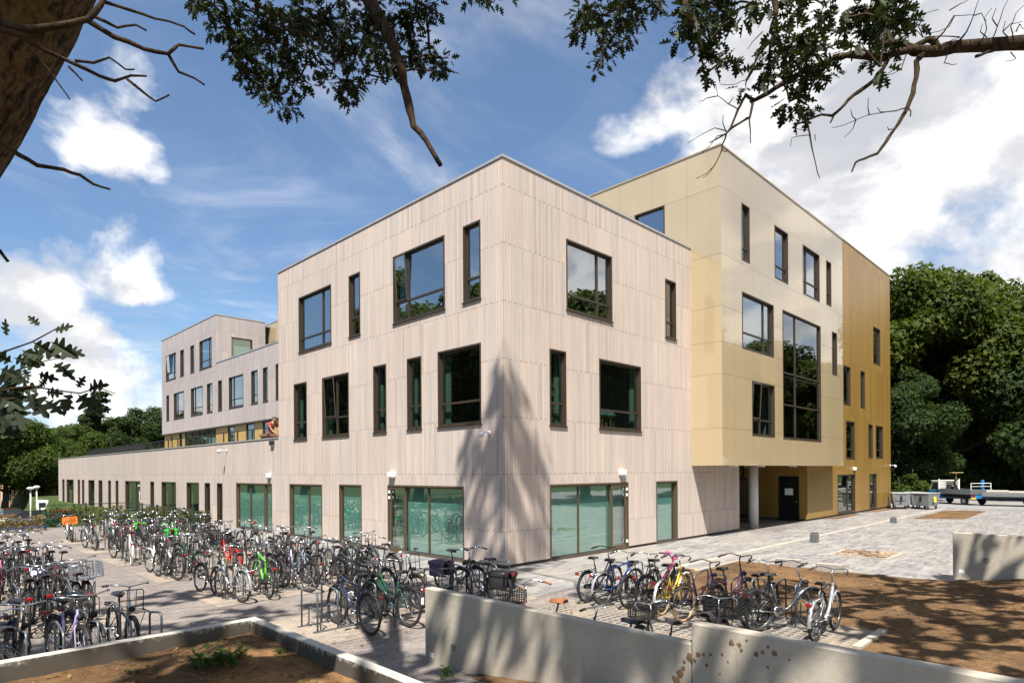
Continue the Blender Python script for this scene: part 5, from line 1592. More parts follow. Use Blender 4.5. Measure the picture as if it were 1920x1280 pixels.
# ---- the two oaks over the camera
def leaf_shape(r, p, d, up, s, V, F):
    d = d.normalized(); w = d.cross(up)
    w = w.normalized() if w.length > 1e-4 else d.orthogonal().normalized()
    n = w.cross(d)
    half = ((0, 0), (.12, .03), (.20, .22), (.25, .20), (.29, .06), (.40, .30), (.48, .33), (.52, .08), (.66, .26), (.74, .25), (.76, .08), (.90, .09), (1.0, 0))
    fold = r.uniform(.05, .5); curl = r.uniform(-.1, .35)
    for sg in (-1, 1):
        b = len(V)
        for a, q in half:
            V.append(p+d*(a*s)+w*(q*s*sg)+n*(abs(q)*fold*s-curl*a*a*s*.5))
        F.append(tuple(range(b, b+len(half))))
def foliage(name, blobs, leaf, mat, parent, seed, dens=1.0, flat=.8, twigs=True):
    """blobs: world centre, radius; leaves gathered round many twig ends"""
    r = random.Random(seed); V = []; F = []; tw = MB(); tw.smooth = True
    for bi_, (c, R) in enumerate(blobs):
        c = Vector(c)
        if bi_ and twigs:
            q_ = min((Vector(b_[0]) for b_ in blobs[:bi_]), key=lambda v: (v-c).length)
            tw.tube([q_, q_.lerp(c, .5)+Vector((0, 0, .06)), c], [.016, .014, .011], 5, False)
        n = max(1, int(dens*21*(R/leaf)**2/7))
        for _ in range(n):
            d = Vector((r.gauss(0, 1), r.gauss(0, 1), r.gauss(0, 1))).normalized()
            e = c+Vector((d.x, d.y, d.z*flat))*R*(r.random()**.45)
            if twigs: tw.tube([c, c+(e-c)*.7+Vector((0, 0, .02)), e], [.010, .007, .004], 4, False)
            for _ in range(r.randint(5, 9)):
                q = Vector((r.gauss(0, 1), r.gauss(0, 1), r.gauss(-.35, .8))).normalized()
                up = Vector((r.uniform(-.7, .7), r.uniform(-.7, .7), 1)).normalized()
                leaf_shape(r, e+q*leaf*r.uniform(.05, .7), q+Vector((0, 0, -.25)), up, leaf*r.uniform(.65, 1.2), V, F)
    me = bpy.data.meshes.new(name); me.from_pydata([tuple(v) for v in V], [], F); me.materials.append(mat); me.update()
    o = place(name, me, parent)
    if twigs: tw.build('twigs', twig_m, parent)
    return o
def canopy(name, blobs, leaf, mat, parent, seed, n):
    lb = [(c[0], c[1], c[2], R) for c, R in blobs]
    return place(name, crown_mesh(name, lb, n, leaf, mat, seed, .2), parent)
def branch(pts, r0, r1, mat, parent, name='branch', n=7, wig=.0, seed=0):
    r = random.Random(seed+len(pts)); P = []; 
    for i, p in enumerate(pts):
        p = Vector(p)
        if 0 < i < len(pts)-1 and wig: p += Vector((r.uniform(-wig, wig), r.uniform(-wig, wig), r.uniform(-wig, wig)))
        P.append(p)
    # subdivide softly, with knots
    Q = [P[0]]
    for a, b in zip(P, P[1:]):
        Q += [a.lerp(b, .5)+Vector((r.uniform(-1, 1), r.uniform(-1, 1), r.uniform(-1, 1)))*(b-a).length*.04, b]
    m = len(Q)-1
    rs = [(r0+(r1-r0)*(i/m)**.8)*r.uniform(.9, 1.14) for i in range(m+1)]
    mb = MB(); mb.smooth = True; mb.tube(Q, rs, n)
    return mb.build(name, mat, parent)
def px_line(pts, dep0, dep1):
    m = max(1, len(pts)-1)
    return [deep(x, y, dep0+(dep1-dep0)*i/m) for i, (x, y) in enumerate(pts)]

oak = empty('leaning_oak', (0, 0, 0)); tag(oak, 'old oak leaning in from the left with bare branches and leaves hanging above', 'tree')
# trunk: straight lean, 0.9 m thick
mb = MB(); mb.smooth = True
axis = [(-672, 1180), (-472, 820), (-242, 400), (-37, 20), (158, -330), (348, -680)]
tp = [deep(x, y, 4.15-.05*i) for i, (x, y) in enumerate(axis)]
n = 72; V = []; F = []; rings = 150
for i in range(rings+1):
    t = i/rings*(len(tp)-1); k = min(int(t), len(tp)-2); c = tp[k].lerp(tp[k+1], t-k)
    ax = (tp[k+1]-tp[k]).normalized(); u = ax.cross(Vector((.7, .7, 0))).normalized(); w = ax.cross(u)
    for j in range(n):
        a = 2*pi*j/n
        R = (.53-.15*i/rings)*(1+.12*fbm(cos(a)*1.6+3, sin(a)*1.6+i*.06, 3, 40)+.20*abs(fbm(a*9.0+.3*sin(i*.09), i*.10, 4, 44)))
        V.append(c+u*R*cos(a)+w*R*sin(a))
for i in range(rings):
    for j in range(n): F.append((i*n+j, i*n+(j+1) % n, (i+1)*n+(j+1) % n, (i+1)*n+j))
mb.faces(V, F); mb.build('trunk', bark_m, oak)
dk = 3.55
branch(px_line([(-60, 30), (0, 45), (60, 56), (130, 45), (166, 36), (190, 8), (205, -25)], 3.3, 3.5), .024, .014, twig_m, oak)
branch(px_line([(164, 38), (215, 70), (270, 92), (315, 101), (335, 84), (382, 92)], 3.5, 3.7), .016, .007, twig_m, oak)
branch(px_line([(315, 101), (335, 135), (365, 147), (384, 160)], 3.63, 3.75), .010, .005, twig_m, oak)
branch(px_line([(195, 4), (240, 18), (290, 35), (345, 50), (366, 65)], 3.5, 3.7), .010, .005, twig_m, oak)
branch(px_line([(170, 28), (220, 52), (255, 47), (275, 58)], 3.5, 3.6), .010, .005, twig_m, oak)
branch(px_line([(0, 55), (40, 66), (60, 82), (85, 95), (135, 118), (185, 142), (215, 152), (245, 142), (275, 143)], 3.3, 3.7), .017, .006, twig_m, oak)
branch(px_line([(238, 148), (275, 178), (292, 190), (317, 178)], 3.62, 3.7), .009, .005, twig_m, oak)
branch(px_line([(140, 114), (175, 118), (205, 108), (235, 130), (252, 130)], 3.45, 3.6), .009, .004, twig_m, oak)
branch(px_line([(128, 124), (142, 138), (155, 152)], 3.45, 3.5), .007, .004, twig_m, oak)
branch(px_line([(58, 92), (95, 135), (118, 168), (131, 187)], 3.3, 3.4), .006, .003, twig_m, oak)
branch(px_line([(-40, 235), (0, 265), (35, 290), (70, 310), (120, 318), (150, 328), (175, 345), (207, 355)], 3.2, 3.5), .016, .006, twig_m, oak)
branch(px_line([(-30, 455), (0, 470), (15, 490)], 3.2, 3.3), .012, .007, twig_m, oak)
# limbs above the picture that carry the leaves
top = tp[-1]
A1 = deep(600, -220, 9.4)
branch([tp[-2], top, deep(330, -420, 6.2), A1, deep(900, -260, 10.5)], .26, .06, bark_m, oak, 'limb')
branch([A1, deep(640, -120, 9.3), deep(690, 0, 9.0), deep(720, 50, 8.9), deep(745, 112, 8.8), deep(757, 160, 8.8), deep(768, 205, 8.7), deep(775, 236, 8.7), deep(800, 265, 8.6), deep(826, 310, 8.6)], .12, .030, twig_m, oak, 'dead_branch', 9)
branch([A1, deep(520, -80, 9.6), deep(480, 10, 9.8), deep(545, 42, 9.9), deep(560, 55, 9.9)], .07, .02, twig_m, oak)
branch([deep(760, -60, 9.4), deep(778, 2, 9.3), deep(798, 12, 9.3), deep(803, 60, 9.3), deep(806, 100, 9.3)], .04, .014, twig_m, oak)
branch([deep(640, -80, 9.5), deep(650, 60, 9.5), deep(690, 140, 9.4), deep(735, 150, 9.2)], .03, .010, twig_m, oak)
branch([deep(560, 60, 9.8), deep(590, 110, 9.8), deep(640, 150, 9.7), deep(676, 150, 9.6)], .02, .006, twig_m, oak)
def px_blobs(L, dep, seed):
    r = random.Random(seed)
    out = []
    for x, y, rad in L:
        d = dep+r.uniform(-.7, .7); out.append((deep(x, y, d), rad*d/FPX))
    return out
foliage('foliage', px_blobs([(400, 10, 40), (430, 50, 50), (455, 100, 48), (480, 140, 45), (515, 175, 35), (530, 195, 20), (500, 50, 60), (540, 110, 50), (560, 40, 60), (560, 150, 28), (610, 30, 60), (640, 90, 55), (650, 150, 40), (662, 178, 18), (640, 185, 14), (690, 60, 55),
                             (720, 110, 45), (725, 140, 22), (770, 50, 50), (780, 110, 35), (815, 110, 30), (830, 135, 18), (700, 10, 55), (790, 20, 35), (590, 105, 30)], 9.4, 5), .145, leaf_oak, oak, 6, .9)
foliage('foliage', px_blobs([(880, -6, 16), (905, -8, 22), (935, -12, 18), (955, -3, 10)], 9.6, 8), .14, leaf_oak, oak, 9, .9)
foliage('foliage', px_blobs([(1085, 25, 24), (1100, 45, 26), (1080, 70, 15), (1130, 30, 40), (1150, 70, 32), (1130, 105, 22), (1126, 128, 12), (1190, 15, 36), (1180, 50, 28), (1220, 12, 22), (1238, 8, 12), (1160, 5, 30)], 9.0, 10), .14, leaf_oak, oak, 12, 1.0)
branch([A1, deep(900, -260, 10.5), deep(1080, -160, 9.6), deep(1090, -20, 9.1), deep(1110, 40, 9.0), deep(1128, 90, 9.0)], .06, .008, twig_m, oak)
# low sprig of oak leaves at the left edge
sp = MB(); sp.smooth = True
for L, d0, d1 in (([(-40, 680), (0, 662), (60, 641), (95, 622), (112, 612)], 3.2, 3.1), ([(-30, 745), (20, 728), (60, 724), (110, 732), (150, 737), (185, 726), (217, 738)], 3.2, 3.0), ([(-30, 720), (30, 695), (70, 680), (105, 672)], 3.3, 3.2), ([(-20, 760), (40, 742), (90, 752), (105, 760)], 3.2, 3.15)):
    sp.tube(px_line(L, d0, d1), [.006-.004*i/(len(L)-1) for i in range(len(L))], 5)
sp.build('branch', twig_m, oak)
r = random.Random(31); V = []; F = []
for x, y, ang, s, d in ((12, 632, 75, 34, 3.1), (75, 612, 135, 26, 3.1), (100, 620, 12, 38, 3.1), (60, 640, -35, 50, 3.1), (95, 640, -30, 62, 3.1), (120, 655, -15, 40, 3.1), (40, 655, -40, 46, 3.15), (25, 670, -20, 48, 3.2), (100, 680, -38, 46, 3.15), (85, 668, 170, 34, 3.15), (45, 690, -60, 26, 3.2), (70, 700, -20, 34, 3.2),
                      (145, 728, 60, 26, 3.05), (135, 735, -100, 46, 3.05), (145, 738, -42, 58, 3.05), (165, 730, 12, 44, 3.05), (170, 745, -50, 34, 3.05), (85, 735, -5, 32, 3.1), (75, 725, 35, 24, 3.1), (60, 735, -75, 36, 3.1), (50, 735, -50, 62, 3.1), (85, 752, -30, 48, 3.1), (30, 755, -65, 58, 3.2), (0, 690, -25, 52, 3.2), (5, 700, -60, 56, 3.2), (10, 725, -95, 44, 3.2),
                      (-5, 735, -30, 64, 3.2), (5, 760, -55, 56, 3.2), (-15, 765, -40, 66, 3.25), (25, 680, 150, 44, 3.2), (0, 745, 0, 52, 3.2), (-10, 715, 15, 50, 3.2), (-20, 790, -30, 60, 3.25), (110, 755, -20, 30, 3.1), (15, 710, -10, 46, 3.2), (30, 735, 20, 40, 3.15)):
    p = deep(x, y, d); a = radians(ang)
    dr = cR*cos(a)+cU*sin(a)+cF*r.uniform(-.35, .35)
    up = (-cF+Vector((r.uniform(-.5, .5), r.uniform(-.5, .5), r.uniform(-.2, .6)))).normalized()
    leaf_shape(r, p, dr, up, s*1.05*d/FPX, V, F)
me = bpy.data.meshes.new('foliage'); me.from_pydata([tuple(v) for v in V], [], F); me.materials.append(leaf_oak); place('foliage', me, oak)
# crown high over the camera and over the square
def sun_back(x, y, z, t): return (x-.43*t, y-.36*t, z+t)
branch([top, deep(260, -1400, 5.0), sun_back(-1, -1, -6, 25), sun_back(0, 0, 0, 25), sun_back(0, 0, 4.6, 25)], .16, .02, bark_m, oak, 'limb')
canopy('crown', [(sun_back(0.0, 0.0, 5.55, 25), .20), (sun_back(.05, .1, 5.1, 25), .38), (sun_back(0, .3, 4.6, 24.6), .45), (sun_back(.45, 0, 4.35, 25), .5), (sun_back(.8, 0, 3.7, 24.5), .38), (sun_back(0, .1, 3.6, 24.6), .85), (sun_back(1.1, 0, 2.9, 24.4), .6), (sun_back(0, 1.55, 3.7, 25), .26), (sun_back(0, 1.5, 3.2, 25), .42),
                 (sun_back(0, .6, 2.3, 24.5), .95), (sun_back(1.2, 0, 1.7, 24), .75), (sun_back(0, 1.5, 2.0, 24.2), .7), (sun_back(-.2, .1, 1.0, 24), 1.3), (sun_back(-1.2, -.9, 0, 24), 1.2), (sun_back(-2.4, -1.4, 0, 24), 1.1)], .34, leaf_oak, oak, 51, 330)
canopy('crown', [(sun_back(.1, .2, 4.9, 25), .8), (sun_back(.9, 0, 4.0, 25), .8), (sun_back(0, .9, 3.9, 25), .8), (sun_back(1.6, 0, 2.4, 25), .9), (sun_back(0, 1.9, 2.6, 25), .8), (sun_back(.2, .2, 1.2, 25), 1.8)], .34, leaf_oak, oak, 57, 170)
canopy('crown', [(sun_back(-10.5, -6.0, .6, 17), 2.2), (sun_back(-13.5, -7, .6, 17), 2.2), (sun_back(-11.5, -9.5, .6, 17), 2.2), (sun_back(-9.5, -3.6, .5, 17.5), 1.3), (sun_back(-13, -3.6, .5, 17), 1.5), (sun_back(-16, -4, .5, 17), 2.0)], .62, leaf_oak, oak, 52, 330)
canopy('crown', [(sun_back(-8, -.4, 0, 17), 1.1), (sun_back(-9.5, -1.5, 0, 17.5), 1.5), (sun_back(-6.0, -1.0, 0, 17), 1.0), (sun_back(-4.2, -1.2, 0, 17.5), 1.1), (sun_back(-8.0, 2.6, 0, 17), .9), (sun_back(-12, -1.0, 0, 18), 1.5), (sun_back(-12, .9, 0, 18), 1.0)], .45, leaf_oak, oak, 53, 420)
canopy('crown', [(sun_back(-6.9, -6.6, .4, 16), 1.2), (sun_back(-6.9, -8.6, .7, 16), 1.1), (sun_back(-6.9, -10.6, .8, 16), 1.1), (sun_back(-6.9, -12.4, .8, 16), 1.1), (sun_back(-7.8, -5.0, 0, 16), .9), (sun_back(-3.4, -2.6, 0, 17), 1.0)], .45, leaf_oak, oak, 54, 300)

oak2 = empty('spreading_oak', (0, 0, 0)); tag(oak2, 'oak reaching in from the right with a thick dark limb and clumps of leaves', 'tree')
fx = deep(2330, 882, 8.6); fx = Vector((fx.x, fx.y, 0))
J = deep(2330, 60, 8.6)
branch([fx+Vector((0, 0, -.3)), fx+Vector((.05, 0, 2.5)), fx+Vector((0, .1, 5.5)), J+Vector((0, 0, 1)), J+Vector((.3, -.3, 5))], .36, .20, bark_m, oak2, 'trunk', 14)
branch([J, deep(2100, 75, 8.4), deep(1920, 80, 8.0), deep(1845, 85, 7.9), deep(1790, 88, 7.8), deep(1755, 97, 7.8), deep(1715, 95, 7.7), deep(1690, 82, 7.7), deep(1660, 82, 7.7)], .115, .045, twig_m, oak2, 'limb', 10)
branch(px_line([(1757, 95), (1752, 78), (1740, 74), (1715, 88)], 7.78, 7.7), .05, .035, twig_m, oak2, 'branch', 8)
branch(px_line([(1710, 92), (1670, 100), (1650, 110), (1590, 103), (1560, 112), (1500, 138), (1470, 155), (1440, 175), (1415, 188)], 7.7, 7.3), .05, .024, twig_m, oak2, 'branch', 8)
branch(px_line([(1415, 188), (1398, 178), (1392, 188), (1384, 205), (1370, 240), (1362, 250), (1345, 260), (1330, 268)], 7.3, 7.1), .022, .006, twig_m, oak2)
branch(px_line([(1412, 190), (1406, 220), (1395, 226), (1378, 236), (1362, 250), (1355, 270), (1352, 285), (1340, 310), (1325, 325), (1305, 335)], 7.3, 7.1), .018, .003, twig_m, oak2)
branch(px_line([(1405, 222), (1407, 245), (1407, 268)], 7.28, 7.25), .010, .005, twig_m, oak2)
for k, L in enumerate(([(1362, 246), (1340, 240), (1320, 250), (1290, 268)], [(1360, 252), (1345, 255), (1330, 275), (1315, 286)], [(1356, 275), (1345, 300), (1330, 325), (1318, 334)], [(1384, 205), (1365, 195), (1346, 180), (1342, 160)], [(1346, 180), (1325, 184), (1314, 190)], [(1366, 195), (1375, 182)], [(1362, 248), (1355, 230), (1356, 215)], [(1353, 280), (1360, 285), (1365, 280)],
                          [(1420, 92), (1415, 120), (1400, 150), (1380, 158), (1350, 158)], [(1430, 60), (1410, 80), (1402, 92)])):
    branch(px_line(L, 7.2, 7.0), .007, .003, twig_m, oak2, 'twig', 5)
branch(px_line([(1668, 105), (1655, 130), (1640, 150), (1610, 172), (1590, 188), (1575, 205), (1560, 217), (1540, 215), (1515, 225), (1497, 232)], 7.6, 7.2), .030, .010, twig_m, oak2, 'branch', 8)
branch(px_line([(1564, 216), (1557, 230)], 7.35, 7.3), .012, .008, twig_m, oak2)
branch(px_line([(1513, 225), (1518, 250), (1523, 280), (1530, 310), (1537, 334)], 7.25, 7.1), .013, .004, twig_m, oak2)
branch(px_line([(1520, 253), (1500, 255), (1485, 258), (1482, 274)], 7.2, 7.1), .006, .003, twig_m, oak2, 'twig', 5)
branch(px_line([(1517, 244), (1500, 243), (1487, 239)], 7.2, 7.1), .005, .003, twig_m, oak2, 'twig', 5)
branch(px_line([(1528, 252), (1529, 264)], 7.2, 7.2), .005, .003, twig_m, oak2, 'twig', 5)
branch(px_line([(1730, 103), (1718, 115), (1718, 145), (1712, 175), (1700, 205), (1690, 222), (1675, 245), (1662, 265), (1645, 288), (1620, 298), (1604, 305), (1597, 322)], 7.7, 7.2), .036, .009, twig_m, oak2, 'branch', 8)
branch(px_line([(1700, 202), (1680, 208), (1650, 212), (1605, 225), (1560, 240)], 7.45, 7.2), .009, .003, twig_m, oak2, 'twig', 5)
branch(px_line([(1702, 200), (1708, 210), (1707, 218)], 7.45, 7.4), .009, .007, twig_m, oak2)
for k, L in enumerate(([(1605, 225), (1600, 240), (1583, 257)], [(1604, 224), (1595, 205)], [(1630, 216), (1628, 183)], [(1672, 242), (1664, 238)], [(1660, 210), (1645, 202)], [(1800, 75), (1812, 60), (1825, 30), (1835, 0)], [(1760, 92), (1785, 75), (1800, 70)], [(1745, 85), (1770, 60), (1788, 30), (1825, 28)], [(1790, 30), (1780, 50), (1745, 62)], [(1780, 20), (1800, 8), (1815, 0)],
                          [(1800, 70), (1770, 68), (1730, 70), (1715, 55), (1705, 52)], [(1730, 70), (1722, 50), (1735, 25), (1760, 18)], [(1860, 75), (1870, 50), (1880, 20), (1890, 0)], [(1900, 75), (1895, 50), (1905, 25), (1920, 10)], [(1880, 60), (1895, 45), (1918, 40)], [(1840, 78), (1850, 55), (1845, 35), (1860, 15)], [(1895, 98), (1905, 110), (1885, 115)], [(1775, 105), (1770, 118), (1785, 122), (1795, 120)],
                          [(1825, 30), (1840, 25), (1850, 40)], [(1870, 50), (1860, 35), (1868, 15)], [(1905, 60), (1912, 45), (1920, 55)], [(1690, 120), (1670, 135), (1655, 140)], [(1700, 100), (1690, 130), (1660, 142)], [(1850, 70), (1838, 60), (1842, 45)], [(1890, 70), (1880, 60), (1885, 40)])):
    branch(px_line(L, 7.7, 7.4), .008 if k not in (5, 7) else .014, .003, twig_m, oak2, 'twig', 5)
branch(px_line([(1870, 92), (1850, 98), (1830, 106)], 7.9, 7.85), .024, .018, twig_m, oak2)
branch([deep(1470, -120, 7.9), deep(1452, 0, 7.7), (deep(1455, 30, 7.6)), deep(1445, 60, 7.6), deep(1462, 75, 7.5), deep(1475, 110, 7.5)], .05, .010, twig_m, oak2)
branch([J+Vector((0, 0, 1.5)), deep(2000, -150, 8.3), deep(1700, -160, 8.0), deep(1470, -120, 7.9), deep(1280, -100, 7.9), deep(1285, 10, 7.7), deep(1310, 60, 7.6), deep(1325, 110, 7.5)], .12, .012, twig_m, oak2, 'limb', 8)
foliage('foliage', px_blobs([(1275, 25, 30), (1300, 55, 34), (1310, 10, 40), (1350, 15, 40), (1330, 80, 30), (1325, 110, 24), (1322, 140, 14), (1350, 50, 25), (1360, 120, 14), (1375, 115, 8), (1400, 12, 26), (1430, 8, 18), (1380, 35, 16)], 7.7, 14), .17, leaf_oak, oak2, 15, 1.25)
foliage('foliage', px_blobs([(1470, 8, 28), (1500, 2, 22), (1540, 6, 18), (1550, 14, 9)], 7.8, 16), .17, leaf_oak, oak2, 17, 1.4)
foliage('foliage', px_blobs([(1445, 75, 26), (1470, 110, 30), (1500, 70, 34), (1520, 100, 36), (1540, 60, 20), (1535, 45, 10), (1550, 110, 16), (1440, 145, 20), (1400, 150, 18), (1425, 130, 14), (1470, 160, 18), (1495, 175, 26), (1480, 190, 20), (1510, 195, 18), (1492, 205, 9), (1535, 140, 18), (1555, 135, 12), (1500, 130, 28)], 7.5, 18), .17, leaf_oak, oak2, 19, 1.25)
foliage('foliage', px_blobs([(1600, 20, 26), (1585, 35, 14), (1630, 20, 34), (1640, 60, 34), (1665, 35, 30), (1690, 40, 22), (1700, 42, 10), (1610, 70, 18), (1640, 100, 22), (1650, 125, 14), (1680, 65, 16), (1655, 10, 34), (1595, 85, 12)], 7.6, 20), .17, leaf_oak, oak2, 21, 1.6)
canopy('crown', [(sun_back(1, -9.5, .1, 11), 2.0), (sun_back(4, -10.5, .2, 11), 2.0), (sun_back(2.5, -7.3, .1, 11), 1.2), (sun_back(-2, -11, .2, 11), 1.8), (sun_back(6.6, -11, .6, 11), 1.4), (sun_back(3.0, -12.5, .3, 12), 2.2), (sun_back(5.5, -8.7, .1, 12), .9), (sun_back(0.5, -11.5, .3, 11), 1.8)], .48, leaf_oak, oak2, 55, 460)

# ---- hedge, fence, weeds
def leaf_box(name, x0, x1, y0, y1, z0, z1, n, s, mat, parent, seed):
    r = random.Random(seed); V = []; F = []
    for _ in range(n):
        p = Vector((r.uniform(x0, x1), r.uniform(y0, y1), z0+(z1-z0)*(r.random()**.8)))
        p.z *= .8+.4*vnoise(p.x*2, p.y*2, seed)
        d = Vector((r.uniform(-1, 1), r.uniform(-1, 1), r.uniform(-.3, 1))).normalized(); w = d.orthogonal().normalized()
        w.rotate(Matrix.Rotation(r.uniform(0, 6), 3, d)); k = s*r.uniform(.6, 1.3); b = len(V)
        V += [p, p+d*k*.5+w*k*.3, p+d*k, p+d*k*.5-w*k*.3]; F.append((b, b+1, b+2, b+3))
    me = bpy.data.meshes.new(name); me.from_pydata([tuple(v) for v in V], [], F); me.materials.append(mat); me.update()
    return place(name, me, parent)
hd = empty('hedge', (0, 0, 0)); tag(hd, 'low dry brown hedge along the far end of the bicycle parking', 'hedge')
leaf_box('foliage', -22, -7.2, 25.6, 26.3, 0, .72, 7000, .11, leaf_dry, hd, 61)
mb = MB()
for k in range(48): x = -22+k*.31; mb.tube([(x, 25.95, 0), (x+.1, 26.0, .35), (x+.05, 25.95, .62)], [.012, .008, .004], 4)
mb.build('stems', twig_m, hd)
hd2 = empty('hedge', (0, 0, 0)); tag(hd2, 'patchy green hedge growing through the mesh fence by the wing', 'hedge')
leaf_box('foliage', -7.0, -3.0, 27.6, 28.3, 0, .95, 1600, .13, leaf_mat('hedge_leaves', (.036, .048, .012), (.10, .095, .032)), hd2, 62)
leaf_box('foliage', -2.6, -2.0, 17.6, 28.0, 0, .95, 2600, .13, bpy.data.materials['hedge_leaves'], hd2, 63)
green_metal = plain('dark_green_metal', (.012, .035, .022), .45, .2)
fn = empty('mesh_fence', (0, 0, 0)); tag(fn, 'dark green wire mesh fence round the end of the bicycle parking', 'fence')
def fence_run(a, b, n, h=1.15):
    a, b = Vector(a), Vector(b)
    mb = MB(); up = Vector((0, 0, 1))
    mb.tube([a+up*h, b+up*h], .022, 5); L = (b-a).length
    for k in range(int(L/.20)+1):
        p = a.lerp(b, k*.20/L) if k*.2 < L else b
        mb.tube([p+up*.05, p+up*h], .0035, 3, False)
    for k in range(6): mb.tube([a+up*(.08+k*.2), b+up*(.08+k*.2)], .0035, 3, False)
    mb.build('wire_panel', green_metal, fn)
    for k in range(n+1):
        p = a.lerp(b, k/n); mb = MB(); mb.box(p.x-.035, p.x+.035, p.y-.035, p.y+.035, 0, h+.07); mb.build('post', green_metal, fn)
fence_run((-2.85, 17.4, 0), (-2.85, 28.5, 0), 4); fence_run((-2.85, 28.55, 0), (-7.0, 28.55, 0), 2); fence_run((-7.05, 26.5, 0), (-22, 26.5, 0), 6, 1.0)

def weed(x, y, z, n, s, label, seed, spread=.3, name='weed', mat=None):
    t = empty(name, (x, y, z)); tag(t, label, 'weed', 'weeds growing in the soil')
    r = random.Random(seed); V = []; F = []; st = MB(); st.smooth = True
    for k in range(n):
        a = r.uniform(0, 6.28); d = spread*r.random()**.6; h = s*r.uniform(.2, 1.1)
        b0 = Vector((d*cos(a)*.4, d*sin(a)*.4, 0)); e = Vector((d*cos(a), d*sin(a), h))
        st.tube([b0, b0.lerp(e, .5)+Vector((0, 0, .03)), e], [.004, .003, .002], 3, False)
        for q in range(5):
            leaf_shape(r, b0.lerp(e, .35+.16*q), Vector((r.uniform(-1, 1), r.uniform(-1, 1), r.uniform(-.3, .6))), Vector((0, 0, 1)), s*r.uniform(.5, .95), V, F)
    me = bpy.data.meshes.new('leaves'); me.from_pydata([tuple(v) for v in V], [], F); me.materials.append(mat or leaf_weed); place('leaves', me, t)
    st.build('stems', leaf_weed, t)
leaf_weed = leaf_mat('weed_leaves', (.022, .058, .010), (.06, .115, .022))
def on_bed(px, py):
    z = .6
    for _ in range(8): p = at(px, py, z); z = bed_h(p.x, p.y)
    return p
for k, (px, py, n, s, sp, lab) in enumerate(((408, 1240, 32, .14, .36, 'largest dark green weed clump in the foreground soil'), (528, 1222, 6, .07, .15, 'small weed tuft near the planter wall on the soil'), (395, 1212, 5, .06, .18, 'thin flat weed behind the large clump'), (842, 1268, 7, .10, .12, 'leafy weed against the planter wall at the lower right'), (120, 1248, 5, .05, .16, 'low weed near the left part of the soil'), (255, 1262, 5, .05, .15, 'little weed left of the large clump'))):
    p = on_bed(px, py); weed(p.x, p.y, p.z-.01, n, s, lab, 70+k, sp)
p = on_bed(672, 1258); q = on_bed(695, 1282)
mb = MB(); mb.smooth = True; mb.tube([p+Vector((0, 0, .13)), q+Vector((.02, -.03, .02))], .028, 10); o = mb.build('pipe', plain('yellow_plastic_pipe', (.62, .55, .25), .4)); tag(o, 'pale yellow plastic pipe sticking out of the foreground soil', 'pipe')

# clods, pebbles and fallen leaves on the soil
r = random.Random(91); mb = MB()
for k in range(1500):
    if k < 520:
        x, y = r.uniform(-13, -9.15), r.uniform(-10.5, -4.15); z = bed_h(x, y)
    else:
        x, y = r.uniform(-.3, 6.2), r.uniform(-16, -4.5)
        if x > 5.9 and y > -9.6: continue
        z = soil_h(x, y)
    q = r.uniform(.008, .026)*(1.7 if r.random() < .06 else 1)
    M_ = Matrix.Translation((x, y, z+q*.2)) @ Matrix.Rotation(r.uniform(0, 6), 4, 'Z') @ Matrix.Rotation(r.uniform(-.6, .6), 4, 'X')
    mb.bevbox(-q, q, -q*.8, q*.8, -q*.6, q*.6, q*.45, M_)
tag(mb.build('soil_clods', soil_mat('clods', (.10, .06, .03), (.24, .14, .07))), kind='stuff')
V = []; F = []
for k in range(900):
    if k < 420:
        x, y = r.uniform(-13, -9.15), r.uniform(-10.5, -4.15); z = bed_h(x, y)+.012
    elif k < 760:
        x, y = r.uniform(-.3, 6.0), r.uniform(-16, -4.5); z = soil_h(x, y)+.012
    else:
        x, y = r.uniform(-8.8, -2.5), r.uniform(-5.2, 0); z = .022
    leaf_shape(r, Vector((x, y, z)), Vector((r.uniform(-1, 1), r.uniform(-1, 1), r.uniform(-.1, .3))), Vector((r.uniform(-.4, .4), r.uniform(-.4, .4), 1)), r.uniform(.04, .10), V, F)
me = bpy.data.meshes.new('fallen_leaves'); me.from_pydata([tuple(v) for v in V], [], F); me.materials.append(leaf_mat('fallen_leaf', (.10, .055, .02), (.26, .17, .07), .1)); me.update()
tag(place('fallen_leaves', me), kind='stuff')

